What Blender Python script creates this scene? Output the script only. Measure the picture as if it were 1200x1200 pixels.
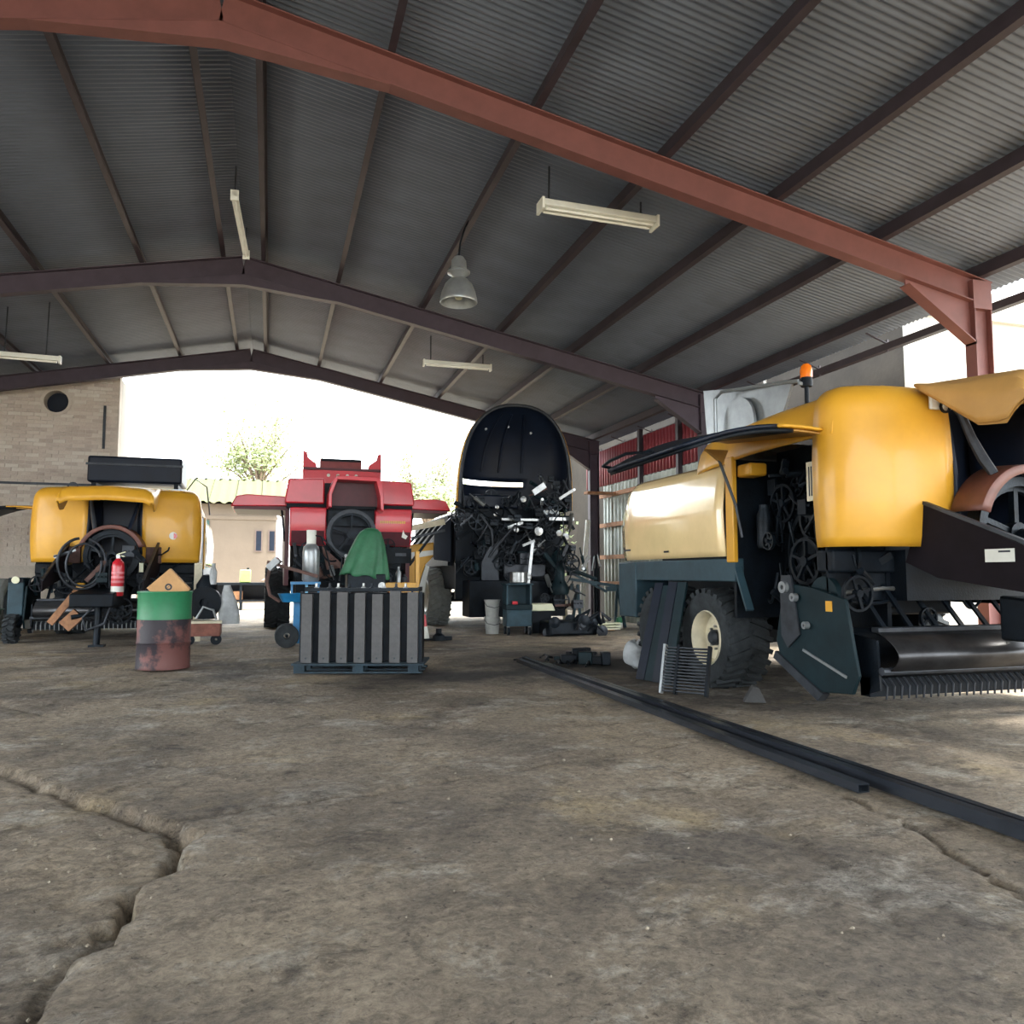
import bpy, bmesh, math, random
import numpy as np
from mathutils import Vector, Matrix, Euler
for o in list(bpy.data.objects): bpy.data.objects.remove(o)
scene = bpy.context.scene
COL = scene.collection
PI = math.pi

# ------------------------------------------------------------------ camera
cam = bpy.data.cameras.new('camera'); cam_o = bpy.data.objects.new('camera', cam); COL.objects.link(cam_o)
cam.sensor_width = 36; cam.lens = 928 / 1200 * 36; cam.clip_end = 400
cam_o.location = (0, 0, 1.1)
cam_o.rotation_euler = Euler((PI / 2 + .0796, 0, -.2953), 'XYZ')
scene.camera = cam_o
# ------------------------------------------------------------------ sky and exposure
world = bpy.data.worlds.new('overcast_sky'); scene.world = world; world.use_nodes = True
bg = world.node_tree.nodes['Background']; bg.inputs[0].default_value = (.90, .96, 1.0, 1); bg.inputs[1].default_value = 1.0
sun_d = bpy.data.lights.new('sun', 'SUN'); sun_d.energy = 2.2; sun_d.angle = .35; sun_d.color = (1, .95, .86)
sun_o = bpy.data.objects.new('sun', sun_d); COL.objects.link(sun_o); sun_o.rotation_euler = Vector((.60, -.22, .80)).to_track_quat('Z', 'Y').to_euler()
vs = scene.view_settings
vs.view_transform = 'Standard'; vs.look = 'None'; vs.gamma = 1; vs.use_curve_mapping = False
vs.exposure = 3.05

# ------------------------------------------------------------------ helpers
def S(r, g, b):
    f = lambda c: c / 12.92 if c <= .04045 else ((c + .055) / 1.055) ** 2.4
    return (f(r / 255), f(g / 255), f(b / 255))

MATS = {}
def mat(name, col, rough=.55, metal=0, var=.15, scale=6, bump=0, bscale=60, coat=0, col2=None, lo=.35, hi=.65, emit=0, trans=0, spec=.5):
    if name in MATS: return MATS[name]
    m = bpy.data.materials.new(name); m.use_nodes = True; MATS[name] = m
    nt = m.node_tree; N = nt.nodes; L = nt.links; p = N['Principled BSDF']
    tc = N.new('ShaderNodeTexCoord'); nz = N.new('ShaderNodeTexNoise'); nz.inputs['Scale'].default_value = scale; nz.inputs['Detail'].default_value = 6; nz.inputs['Roughness'].default_value = .62
    L.new(tc.outputs['Object'], nz.inputs['Vector'])
    cr = N.new('ShaderNodeValToRGB'); L.new(nz.outputs['Fac'], cr.inputs[0])
    cr.color_ramp.elements[0].position = lo; cr.color_ramp.elements[1].position = hi
    a = tuple(c * (1 - var) for c in col) if col2 is None else col2
    b = tuple(min(1, c * (1 + var)) for c in col) if col2 is None else col
    cr.color_ramp.elements[0].color = a + (1,); cr.color_ramp.elements[1].color = b + (1,)
    L.new(cr.outputs[0], p.inputs['Base Color'])
    p.inputs['Roughness'].default_value = rough; p.inputs['Metallic'].default_value = metal
    p.inputs['Coat Weight'].default_value = coat; p.inputs['Coat Roughness'].default_value = .08
    p.inputs['Transmission Weight'].default_value = trans; p.inputs['Specular IOR Level'].default_value = spec
    if emit:
        p.inputs['Emission Color'].default_value = col + (1,); p.inputs['Emission Strength'].default_value = emit
    if bump:
        n2 = N.new('ShaderNodeTexNoise'); n2.inputs['Scale'].default_value = bscale; n2.inputs['Detail'].default_value = 5
        L.new(tc.outputs['Object'], n2.inputs['Vector'])
        bp = N.new('ShaderNodeBump'); bp.inputs['Strength'].default_value = bump; bp.inputs['Distance'].default_value = .02
        L.new(n2.outputs['Fac'], bp.inputs['Height']); L.new(bp.outputs[0], p.inputs['Normal'])
    return m

YEL = mat('yellow_paint', S(212, 156, 42), .46, 0, .06, 3, coat=.2)
CYEL = mat('cream_yellow_paint', S(240, 212, 158), .22, 0, .05, 3, coat=1)  # creamier, glossier yellow for the rear side panels
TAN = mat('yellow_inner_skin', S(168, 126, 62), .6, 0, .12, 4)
RED = mat('red_paint', S(198, 34, 52), .4, 0, .08, 3, coat=.35)
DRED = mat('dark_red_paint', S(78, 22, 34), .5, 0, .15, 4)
BLK = mat('black_steel', S(10, 18, 26), .55, .1, .35, 7, .15, spec=.2)
BLK2 = mat('greasy_black_steel', S(22, 29, 36), .42, .4, .45, 9, .2, spec=.25)
NAVY = mat('dark_plastic', S(14, 23, 38), .45, 0, .2, 4, spec=.25)
TEALD = mat('dark_teal_paint', S(18, 36, 42), .5, .05, .25, 5, spec=.2)
TEAL = mat('teal_paint', S(44, 66, 76), .5, .05, .2, 5, spec=.3)
STEEL = mat('bare_steel', S(150, 152, 152), .32, .85, .2, 10)
GREY = mat('grey_sheet_metal', S(150, 155, 158), .35, .6, .12, 6)
DGREY = mat('dark_grey_steel', S(56, 60, 66), .45, .4, .25, 8, spec=.3)
RUST = mat('rusty_steel', S(92, 68, 62), .7, .2, .3, 9, .25)
CREAM = mat('cream_rim_paint', S(205, 196, 170), .5, 0, .15, 6)
TYRE = mat('dusty_tyre_rubber', S(50, 54, 57), .85, 0, .25, 9, .3, spec=.2)
TYRE2 = mat('pale_dusty_tyre_rubber', S(120, 124, 122), .85, 0, .2, 9, .3)
WHITE = mat('white_enamel', S(215, 216, 208), .4, 0, .06, 5)
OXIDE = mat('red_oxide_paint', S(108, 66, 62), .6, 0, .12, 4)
SHADEOX = mat('shaded_oxide_paint', S(58, 48, 60), .6, 0, .15, 4)  # oxide paint of the rear frames, backlit shade put into the colour
DOX = mat('dark_purlin_steel', S(52, 44, 52), .6, .1, .2, 4)
ZINC = mat('galvanised_sheet', S(102, 111, 126), .45, .2, .12, 1.2)
BLUE = mat('blue_paint', S(24, 110, 160), .4, 0, .15, 6)
GREEN = mat('green_drum_paint', S(38, 118, 78), .45, 0, .12, 5)
DRUM = mat('rusty_red_drum', S(108, 68, 64), .6, .1, .2, 2.6, .1, 30, col2=S(38, 32, 40), lo=.44, hi=.53)
TARP = mat('green_tarpaulin', S(52, 110, 78), .55, 0, .2, 5, .2, 20)
CARD = mat('cardboard', S(196, 152, 104), .85, 0, .08, 8)
WOOD = mat('weathered_wood', S(150, 108, 78), .8, 0, .25, 10, .2)
PALW = mat('dark_teal_pallet_wood', S(30, 48, 58), .8, 0, .3, 10, .2)
ALU = mat('brushed_aluminium', S(78, 78, 79), .5, .35, .14, 14)
EXT = mat('extinguisher_red', S(190, 30, 44), .35, 0, .05, 4, coat=.5)
ORANGE = mat('amber_lens', S(240, 120, 20), .25, 0, .05, 4, coat=.6)
GLASSY = mat('pale_plastic', S(222, 222, 190), .4, 0, .06, 5)
PINK = mat('red_ribbed_sheet_paint', S(138, 58, 68), .5, 0, .12, 2)
PALE = mat('pale_wall_sheet', S(176, 184, 178), .55, 0, .15, 1.5)
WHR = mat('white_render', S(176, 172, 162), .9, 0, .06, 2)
CLOTH = mat('grey_white_cloth', S(170, 174, 176), .85, 0, .2, 6, .3)
CONC = mat('grey_concrete', S(62, 62, 62), .9, 0, .2, 4, .4, 30)

class MB:
    """collects shapes into one mesh"""
    def __init__(s): s.v = []; s.f = []
    def add(s, vs, fs):
        o = len(s.v); s.v += [tuple(p) for p in vs]; s.f += [tuple(i + o for i in f) for f in fs]; return s
    def box(s, x0, x1, y0, y1, z0, z1, M=None):
        vs = [Vector((x, y, z)) for x in (x0, x1) for y in (y0, y1) for z in (z0, z1)]
        if M is not None: vs = [M @ p for p in vs]
        return s.add(vs, [(0, 1, 3, 2), (4, 6, 7, 5), (0, 4, 5, 1), (2, 3, 7, 6), (0, 2, 6, 4), (1, 5, 7, 3)])
    def bar(s, a, b, w, h, up=(0, 0, 1)):
        a = Vector(a); b = Vector(b); d = (b - a); l = d.length; d.normalize(); u = Vector(up)
        if abs(d.dot(u)) > .99: u = Vector((0, 1, 0))
        r = d.cross(u).normalized(); u = r.cross(d)
        vs = [p + r * sx * w / 2 + u * sz * h / 2 for p in (a, b) for sx in (-1, 1) for sz in (-1, 1)]
        return s.add(vs, [(0, 1, 3, 2), (4, 6, 7, 5), (0, 4, 5, 1), (2, 3, 7, 6), (0, 2, 6, 4), (1, 5, 7, 3)])
    def tube(s, path, r, seg=8, cap=True):
        P = [Vector(p) for p in path]; n = len(P); R = r if isinstance(r, (list, tuple)) else [r] * n
        vs = []; fs = []; t0 = (P[1] - P[0]).normalized()
        a = t0.orthogonal().normalized()
        for i, p in enumerate(P):
            t = (P[min(i + 1, n - 1)] - P[max(i - 1, 0)])
            t = t.normalized() if t.length > 1e-9 else t0
            a = (a - t * a.dot(t)); a = a.normalized() if a.length > 1e-6 else t.orthogonal().normalized()
            b = t.cross(a)
            for k in range(seg):
                an = 2 * PI * k / seg; vs.append(p + (a * math.cos(an) + b * math.sin(an)) * R[i])
        for i in range(n - 1):
            for k in range(seg):
                k2 = (k + 1) % seg; fs.append((i * seg + k, i * seg + k2, (i + 1) * seg + k2, (i + 1) * seg + k))
        if cap: fs.append(tuple(range(seg))[::-1]); fs.append(tuple((n - 1) * seg + k for k in range(seg)))
        return s.add(vs, fs)
    def cyl(s, a, b, r, seg=16, r2=None): return s.tube([a, b], [r, r if r2 is None else r2], seg)
    def lathe(s, prof, loc=(0, 0, 0), axis='Z', seg=24, close=False, cap=False):
        vs = []; fs = []; n = len(prof); loc = Vector(loc)
        for k in range(seg):
            an = 2 * PI * k / seg; c, si = math.cos(an), math.sin(an)
            for (r, h) in prof:
                p = {'Z': (r * c, r * si, h), 'X': (h, r * c, r * si), 'Y': (r * c, h, r * si)}[axis]
                vs.append(loc + Vector(p))
        for k in range(seg):
            k2 = (k + 1) % seg
            for i in range(n if close else n - 1):
                j = (i + 1) % n; fs.append((k * n + i, k2 * n + i, k2 * n + j, k * n + j))
        if cap:
            if prof[0][0] > 1e-5: fs.append(tuple(k * n for k in range(seg)))
            if prof[-1][0] > 1e-5: fs.append(tuple(k * n + n - 1 for k in range(seg))[::-1])
        return s.add(vs, fs)
    def prism(s, poly, ax, d0, d1):
        """poly in the plane normal to ax: X -> (y,z), Y -> (x,z), Z -> (x,y)"""
        def P(a, b, d): return {'X': (d, a, b), 'Y': (a, d, b), 'Z': (a, b, d)}[ax]
        n = len(poly); vs = [P(a, b, d0) for a, b in poly] + [P(a, b, d1) for a, b in poly]
        fs = [tuple(range(n)), tuple(range(2 * n - 1, n - 1, -1))] + [(i, i + n, (i + 1) % n + n, (i + 1) % n) for i in range(n)]
        return s.add(vs, fs)
    def grid(s, fn, nu, nv):
        vs = [fn(i / nu, j / nv) for i in range(nu + 1) for j in range(nv + 1)]
        return s.add(vs, [(i * (nv + 1) + j, (i + 1) * (nv + 1) + j, (i + 1) * (nv + 1) + j + 1, i * (nv + 1) + j + 1) for i in range(nu) for j in range(nv)])
    def mesh(s, name, m, ang=35):
        me = bpy.data.meshes.new(name); me.from_pydata(s.v, [], s.f)
        bm = bmesh.new(); bm.from_mesh(me); bmesh.ops.recalc_face_normals(bm, faces=bm.faces); bm.to_mesh(me); bm.free()
        me.materials.append(m)
        for p in me.polygons: p.use_smooth = True
        me.set_sharp_from_angle(angle=math.radians(ang)); return me
    def build(s, name, m, parent=None, bevel=0, solid=0, ang=35, loc=None, rot=None):
        return link(name, s.mesh(name, m, ang), parent, bevel, solid, loc, rot)

def link(name, me, parent=None, bevel=0, solid=0, loc=None, rot=None):
    o = bpy.data.objects.new(name, me); COL.objects.link(o)
    if parent: o.parent = parent
    if loc: o.location = loc
    if rot: o.rotation_euler = rot
    if solid: md = o.modifiers.new('thickness', 'SOLIDIFY'); md.thickness = solid; md.offset = 0
    if bevel:
        md = o.modifiers.new('bevel', 'BEVEL'); md.width = bevel; md.segments = 2; md.limit_method = 'ANGLE'; md.angle_limit = math.radians(40)
    return o
def tag(o, label=None, cat=None, group=None, kind=None):
    for k, v in (('label', label), ('category', cat), ('group', group), ('kind', kind)):
        if v: o[k] = v
    return o
def thing(name, label, cat, loc=(0, 0, 0), rz=0, group=None):
    o = bpy.data.objects.new(name, None); COL.objects.link(o); o.empty_display_size = .2
    o.location = loc; o.rotation_euler = (0, 0, rz); return tag(o, label, cat, group)
def struct(name, label=None, loc=(0, 0, 0)):
    o = bpy.data.objects.new(name, None); COL.objects.link(o); o.location = loc
    return tag(o, label, None, None, 'structure')
def copy_tree(o, parent=None):
    c = o.copy(); COL.objects.link(c); c.parent = parent
    for ch in list(o.children): copy_tree(ch, c)
    return c
def sag(a, b, n=10, d=.1, side=(0, 0, 0)):
    a = Vector(a); b = Vector(b); sd = Vector(side)
    return [a.lerp(b, i / n) + (Vector((0, 0, -d)) + sd) * (4 * (i / n) * (1 - i / n)) for i in range(n + 1)]
def arc(cx, cz, r, a0, a1, n=12): return [(cx + r * math.cos(math.radians(a0 + (a1 - a0) * i / n)), cz + r * math.sin(math.radians(a0 + (a1 - a0) * i / n))) for i in range(n + 1)]

# value noise for relief
rng = np.random.default_rng(5)
_LAT = rng.random((256, 256))
def vnoise(x, y):
    xi = np.floor(x).astype(int); yi = np.floor(y).astype(int); fx = x - xi; fy = y - yi
    fx = fx * fx * (3 - 2 * fx); fy = fy * fy * (3 - 2 * fy)
    g = lambda a, b: _LAT[a % 256, b % 256]
    return (g(xi, yi) * (1 - fx) + g(xi + 1, yi) * fx) * (1 - fy) + (g(xi, yi + 1) * (1 - fx) + g(xi + 1, yi + 1) * fx) * fy
def fbm(x, y, o=4):
    t = 0; a = 1; n = 0
    for _ in range(o): t = t + a * vnoise(x, y); n += a; x = x * 2.03 + 17; y = y * 2.03 + 5; a *= .5
    return t / n

# ------------------------------------------------------------------ floor
def floor_material():
    m = bpy.data.materials.new('worn_earth_and_concrete'); m.use_nodes = True; nt = m.node_tree; N = nt.nodes; L = nt.links; p = N['Principled BSDF']
    tc = N.new('ShaderNodeTexCoord')
    def noise(sc, det=8, ro=.6, sx=1, sy=1):
        mp = N.new('ShaderNodeMapping'); mp.inputs['Scale'].default_value = (sx, sy, 1); L.new(tc.outputs['Object'], mp.inputs[0])
        n = N.new('ShaderNodeTexNoise'); n.inputs['Scale'].default_value = sc; n.inputs['Detail'].default_value = det; n.inputs['Roughness'].default_value = ro
        n.inputs['Distortion'].default_value = .4; L.new(mp.outputs[0], n.inputs['Vector']); return n.outputs['Fac']
    def ramp(f, e):
        r = N.new('ShaderNodeValToRGB'); L.new(f, r.inputs[0]); el = r.color_ramp.elements
        while len(el) < len(e): el.new(.5)
        for q, (po, c) in zip(el, e): q.position = po; q.color = tuple(c) + (1,)
        return r.outputs[0]
    def mix(mode, f, a, b):
        x = N.new('ShaderNodeMix'); x.data_type = 'RGBA'; x.blend_type = mode
        if isinstance(f, float): x.inputs[0].default_value = f
        else: L.new(f, x.inputs[0])
        for sk, v in ((x.inputs[6], a), (x.inputs[7], b)):
            if isinstance(v, tuple): sk.default_value = v + (1,)
            else: L.new(v, sk)
        return x.outputs[2]
    def spill(c, r_):
        mp = N.new('ShaderNodeMapping'); mp.inputs['Location'].default_value = (-c[0] / r_[0], -c[1] / r_[1], 0); mp.inputs['Scale'].default_value = (1 / r_[0], 1 / r_[1], 0); L.new(tc.outputs['Object'], mp.inputs[0])
        ln = N.new('ShaderNodeVectorMath'); ln.operation = 'LENGTH'; L.new(mp.outputs[0], ln.inputs[0])
        ad = N.new('ShaderNodeMath'); ad.operation = 'MULTIPLY_ADD'; ad.inputs[1].default_value = 1.6; L.new(noise(1.1, 7, .7), ad.inputs[0]); L.new(ln.outputs['Value'], ad.inputs[2])
        return ramp(ad.outputs[0], [(.0, (1, 1, 1)), (1, (0, 0, 0))]) if False else ramp2(ad.outputs[0])
    def ramp2(f):
        mr = N.new('ShaderNodeMapRange'); mr.inputs['From Min'].default_value = 1.15; mr.inputs['From Max'].default_value = 1.95; mr.inputs['To Min'].default_value = 1; mr.inputs['To Max'].default_value = 0; L.new(f, mr.inputs['Value']); return mr.outputs[0]
    base = ramp(noise(.55, 7, .62), [(.30, S(88, 80, 73)), (.5, S(136, 123, 106)), (.70, S(168, 152, 130))])
    sand = mix('MIX', ramp(noise(.9, 6, .6), [(.56, (0, 0, 0)), (.72, (.7, .7, .7))]), base, S(176, 156, 118))
    pale = mix('MIX', ramp(noise(1.7, 9, .78, .9, 1.1), [(.52, (0, 0, 0)), (.68, (.75, .75, .75))]), sand, S(190, 184, 172))
    oil = mix('MULTIPLY', ramp(noise(.35, 8, .65), [(.50, (0, 0, 0)), (.66, (.75, .75, .75))]), pale, S(110, 104, 102))
    oil = mix('MULTIPLY', spill((4.6, 9.6), (2.6, 2.6)), oil, S(92, 88, 90)); oil = mix('MULTIPLY', spill((1.9, 8.6), (1.3, .7)), oil, S(96, 92, 94))
    fine = mix('OVERLAY', .9, oil, ramp(noise(26, 8, .8), [(.34, (.22, .22, .22)), (.66, (.78, .78, .78))]))
    dk = mix('MULTIPLY', ramp(noise(3.0, 9, .8, .85, 1.1), [(.52, (0, 0, 0)), (.66, (.8, .8, .8))]), fine, S(108, 100, 95))
    spk = mix('MULTIPLY', ramp(noise(38, 3, .6), [(.62, (0, 0, 0)), (.72, (.8, .8, .8))]), dk, S(120, 112, 104))
    L.new(spk, p.inputs['Base Color']); p.inputs['Roughness'].default_value = .88
    b1 = N.new('ShaderNodeBump'); b1.inputs['Strength'].default_value = .9; b1.inputs['Distance'].default_value = .02; L.new(noise(14, 10, .8), b1.inputs['Height'])
    b2 = N.new('ShaderNodeBump'); b2.inputs['Strength'].default_value = .8; b2.inputs['Distance'].default_value = .008; L.new(noise(48, 6, .7), b2.inputs['Height']); L.new(b1.outputs[0], b2.inputs['Normal'])
    L.new(b2.outputs[0], p.inputs['Normal']); return m
FLOORM = floor_material()
def make_floor():
    xs = np.concatenate([np.arange(-14, -3, .25), np.arange(-3, -2.3, .03), np.arange(-2.3, .1, .016), np.arange(.1, 4.6, .03), np.arange(4.6, 14, .16)])
    ys = np.concatenate([np.arange(-9, 1.4, .3), np.arange(1.4, 2.4, .03), np.arange(2.4, 5.8, .018), np.arange(5.8, 8, .03), np.arange(8, 12, .06), np.arange(12, 24, .25)])
    X, Y = np.meshgrid(xs, ys, indexing='ij')
    Z = (fbm(X * .7, Y * .7) - .5) * .035 + (fbm(X * 2.3 + 40, Y * 2.6, 4) - .5) * .016 + (fbm(X * 12 + 9, Y * 14, 3) - .5) * .009 + (vnoise(X * 31, Y * 31) - .5) * .006
    # broken slab at the left front: the patch inside the edge lies lower
    px = np.array([-4.5, -2.9, -2.15, -1.52, -1.15, -.81, -.5, -.28, -.31, -.41, -.52, -.62, -.85])
    py = np.array([8.6, 7.0, 6.4, 5.53, 4.95, 4.45, 4.1, 3.80, 3.45, 3.07, 2.5, 1.9, .6])
    D = np.full(X.shape, 1e9); side = np.zeros(X.shape)
    jx = (fbm(X * 5 + 3, Y * 5, 5) - .5) * .16; jy = (fbm(X * 5 + 77, Y * 5 + 8, 5) - .5) * .16
    QX, QY = X + jx, Y + jy
    for i in range(len(px) - 1):
        ax, ay, bx, by = px[i], py[i], px[i + 1], py[i + 1]; dx, dy = bx - ax, by - ay
        t = np.clip(((QX - ax) * dx + (QY - ay) * dy) / (dx * dx + dy * dy), 0, 1)
        d = np.hypot(QX - ax - t * dx, QY - ay - t * dy); s = (QX - ax) * dy - (QY - ay) * dx
        u = d < D; D = np.where(u, d, D); side = np.where(u, np.sign(s), side)
    sd = D * side
    inside = np.clip(.5 + sd / .022, 0, 1); inside = inside * inside * (3 - 2 * inside)
    depth = .03 + .02 * np.clip((5.5 - Y) / 2, 0, 1)
    Z -= inside * depth
    Z += inside * (fbm(X * 9 + 4, Y * 9, 4) - .5) * .030
    g = np.exp(-((sd - .03) / .028) ** 2) * np.where((Y > 2.95) & (Y < 3.9) & (X > -.62), .10, .018) * (.4 + 1.2 * fbm(X * 3, Y * 3 + 9))
    Z -= g
    # second shallow crack further back, a few ruts, a groove as the tube's shadow
    for (ax, ay, bx, by, w, h) in [(-3.1, 9.3, -1.7, 7.2, .03, .02), (-.3, 4.0, 3.4, 5.0, .025, .012), (.1, 3.2, 1.6, 6.9, .05, .012), (2.0, 2.2, 2.6, 6.5, .06, .014), (2.85, 3.45, 2.50, 2.05, .012, .03), (.9, 6.1, 1.5, 5.7, .07, .02), (-.6, 5.2, .3, 5.0, .05, .015)]:
        dx, dy = bx - ax, by - ay; t = np.clip(((QX - ax) * dx + (QY - ay) * dy) / (dx * dx + dy * dy), 0, 1)
        Z -= h * np.exp(-(np.hypot(QX - ax - t * dx, QY - ay - t * dy) / w) ** 2)
    nx, ny = X.shape
    co = np.stack([X, Y, Z - .012], -1).reshape(-1, 3)
    idx = np.arange(nx * ny).reshape(nx, ny)
    fa = np.stack([idx[:-1, :-1], idx[1:, :-1], idx[1:, 1:], idx[:-1, 1:]], -1).reshape(-1, 4)
    me = bpy.data.meshes.new('floor'); me.vertices.add(len(co)); me.vertices.foreach_set('co', co.ravel())
    me.loops.add(fa.size); me.loops.foreach_set('vertex_index', fa.ravel().astype(np.int32))
    me.polygons.add(len(fa)); me.polygons.foreach_set('loop_start', np.arange(0, fa.size, 4, dtype=np.int32)); me.polygons.foreach_set('loop_total', np.full(len(fa), 4, dtype=np.int32))
    me.update(); me.validate(); me.polygons.foreach_set('use_smooth', [True] * len(fa)); me.materials.append(FLOORM)
    o = bpy.data.objects.new('floor', me); COL.objects.link(o); tag(o, 'worn uneven earth and concrete floor with a broken slab edge', kind='structure')
make_floor()
EARTH = mat('pale_yard_earth', S(176, 164, 142), .95, 0, .12, .6, .3, 8)
o = MB().box(-70, -13.9, -40, 120, -.6, -.03).box(13.8, 90, -40, 120, -.6, -.03).box(-13.9, 13.8, 23.7, 120, -.6, -.03).box(-13.9, 13.8, -40, -8.9, -.6, -.03).build('ground', EARTH); tag(o, 'pale bare yard ground around the shed', kind='structure')
# loose grit on the sunken patch
def make_grit():
    r = random.Random(3); b = MB()
    for _ in range(260):
        x = r.uniform(-2.6, 3.0); y = r.uniform(2.0, 7.5); q = r.uniform(.003, .010)
        if r.random() < .55: x = r.uniform(-2.4, -.5); y = r.uniform(2.4, 4.4)
        sx, sy, sz = q * r.uniform(.7, 1.5), q * r.uniform(.7, 1.5), q * .8
        z = -.045 if (x < -.55 and y < 4.2) else -.008
        vs = [(x + sx, y, z), (x, y + sy, z), (x - sx, y, z), (x, y - sy, z), (x + sx * .2, y, z + sz), (x, y, z - sz)]
        b.add(vs, [(0, 1, 4), (1, 2, 4), (2, 3, 4), (3, 0, 4), (1, 0, 5), (2, 1, 5), (3, 2, 5), (0, 3, 5)])
    o = b.build('grit', mat('pale_grit', S(140, 130, 114), .9, 0, .3, 30), ang=10); tag(o, 'loose pale grit scattered over the floor', 'grit', kind='stuff')
make_grit()

# ------------------------------------------------------------------ roof and steel frames
X0, HR, K, XE = -.52, 6.163, .2005, 7.87
XL = 2 * X0 - XE
def rz(x): return HR - K * abs(x - X0)
YF, YB = -7.6, 19.7
SL = math.atan(K)
ceiling = struct('ceiling', 'corrugated galvanised sheet roof on steel purlins')
def make_sheets():
    W, lam, amp = .76, .076, .009; n = 66
    L = (XE + .5 - X0) / math.cos(SL)
    for sgn in (1, -1):
        vs = []; fs = []
        for j in range(n + 1):
            y = (W + .076) * j / n; z = amp * math.sin(2 * PI * y / lam)
            for i in range(2): vs.append((sgn * L * i * math.cos(SL), y, z - L * i * math.sin(SL)))
        for j in range(n): fs.append((2 * j, 2 * j + 1, 2 * j + 3, 2 * j + 2))
        me = bpy.data.meshes.new('roof_sheet'); me.from_pydata(vs, [], fs); me.materials.append(ZINC)
        for p in me.polygons: p.use_smooth = True
        k = 0; y = YF
        while y < YB - .1:
            link('roof_sheet', me, ceiling, loc=(X0, y, HR + .185 + (.0015 if k % 2 else 0))); y += W; k += 1
make_sheets()
o = MB().add([(X0 - .35, YF, HR + .185 + .03 - .07), (X0, YF, HR + .235), (X0 + .35, YF, HR + .145), (X0 - .35, YB, HR + .145), (X0, YB, HR + .235), (X0 + .35, YB, HR + .145)], [(0, 1, 4, 3), (1, 2, 5, 4)]).build('ridge_cap', ZINC, ceiling, solid=.004)
PUR = [-.82, -.22, .95, 2.36, 3.74, 5.05, 6.38, 7.74]
PUR += [2 * X0 - x for x in PUR[2:]]
for x in PUR:
    z = rz(x)
    b = MB(); s = 1 if x > X0 else -1; a = -s * SL
    def q(du, dz): return (x + du * math.cos(a) - dz * math.sin(a) * -1 * 0, z + dz + du * math.tan(a) * 0)
    sec = [(-.035, .0), (.035, .0), (.035, .012), (-.022, .012), (-.022, .148), (.035, .148), (.035, .16), (-.035, .16)]
    pts = []
    for du, dz in sec:
        c, si = math.cos(a), math.sin(a); pts.append((x + du * c - dz * si, z + du * si + dz * c + .003))
    b.prism(pts, 'Y', YF + .05, YB - .15); b.build('purlin', DOX, ceiling)

def ibeam(b, a, c, w, h, t=.014):
    a = Vector(a); c = Vector(c); d = (c - a).normalized(); up = Vector((0, 0, 1)); r = d.cross(up)
    r = Vector((0, 1, 0)) if abs(r.y) > .5 or r.length < .1 else r.normalized()
    u = r.cross(d).normalized()
    for off, ww, hh in ((u * (h / 2 - t / 2), w, t), (-u * (h / 2 - t / 2), w, t), (Vector(), t, h - 2 * t)):
        vs = [p + off + r * sx * ww / 2 + u * sz * hh / 2 for p in (a, c) for sx in (-1, 1) for sz in (-1, 1)]
        b.add(vs, [(0, 1, 3, 2), (4, 6, 7, 5), (0, 4, 5, 1), (2, 3, 7, 6), (0, 2, 6, 4), (1, 5, 7, 3)])
    return b
def make_frame(y, label, OXIDE):
    t = thing('portal_frame', label, 'steel frame', (X0, y, 0), 0, 'roof portal frames'); h = .30
    for s in (1, -1):
        e = XE - X0; c = math.cos(SL); si = math.sin(SL)
        off = Vector((-s * si, 0, -c)) * 0 + Vector((0, 0, -h / 2 / c))
        ibeam(MB(), Vector((0, 0, HR)) + off, Vector((s * e, 0, rz(XE))) + off, .15, h).build('rafter', OXIDE, t)
        ibeam(MB(), (s * (e - .125), 0, -.05), (s * (e - .125), 0, rz(XE) - .03), .15, .25).build('column', OXIDE, t)
        zc = rz(XE) - h / c; hp = [(s * (e - .25), zc - .42), (s * (e - .25), zc + .06), (s * (e - 1.15), zc + .06 + .9 * K), (s * (e - 1.15), zc + .9 * K - .02)]
        b = MB().prism(hp, 'Y', -.008, .008); a1 = Vector((s * (e - .25), 0, zc - .42)); a2 = Vector((s * (e - 1.15), 0, zc + .9 * K - .02)); b.bar(a1, a2, .15, .014); b.build('haunch', OXIDE, t)
        MB().box(s * (e - .25) - .0, s * (e - .25) + s * .012, -.075, .075, zc - .45, zc - .42 + .02).build('stiffener', OXIDE, t)
        MB().box(s * (e - .26), s * (e + .004), -.078, .078, rz(XE) - .34, rz(XE) - .005).build('knee', OXIDE, t)
        MB().box(s * (e - .30), s * (e + .05), -.13, .13, -.05, .015).build('base_plate', OXIDE, t)
    hb_ = h / math.cos(SL) - .01
    MB().prism([(-1.5, HR - 1.5 * K - hb_), (-1.45, HR - 1.45 * K - hb_ - .015), (0, HR - h - .17), (1.45, HR - 1.45 * K - hb_ - .015), (1.5, HR - 1.5 * K - hb_), (0, HR - hb_)], 'Y', -.07, .07).build('ridge_haunch', OXIDE, t)
    if y < 5:
        t.name = 'trim_%d' % (1 if y < 0 else 2); del t['category'], t['group']; t['kind'] = 'structure'
    return t
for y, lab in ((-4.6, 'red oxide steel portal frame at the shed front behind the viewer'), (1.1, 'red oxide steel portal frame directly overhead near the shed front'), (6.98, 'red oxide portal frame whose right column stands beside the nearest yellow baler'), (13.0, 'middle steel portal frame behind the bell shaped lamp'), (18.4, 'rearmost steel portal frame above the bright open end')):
    make_frame(y, lab, OXIDE if y < 10 else SHADEOX)
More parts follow.
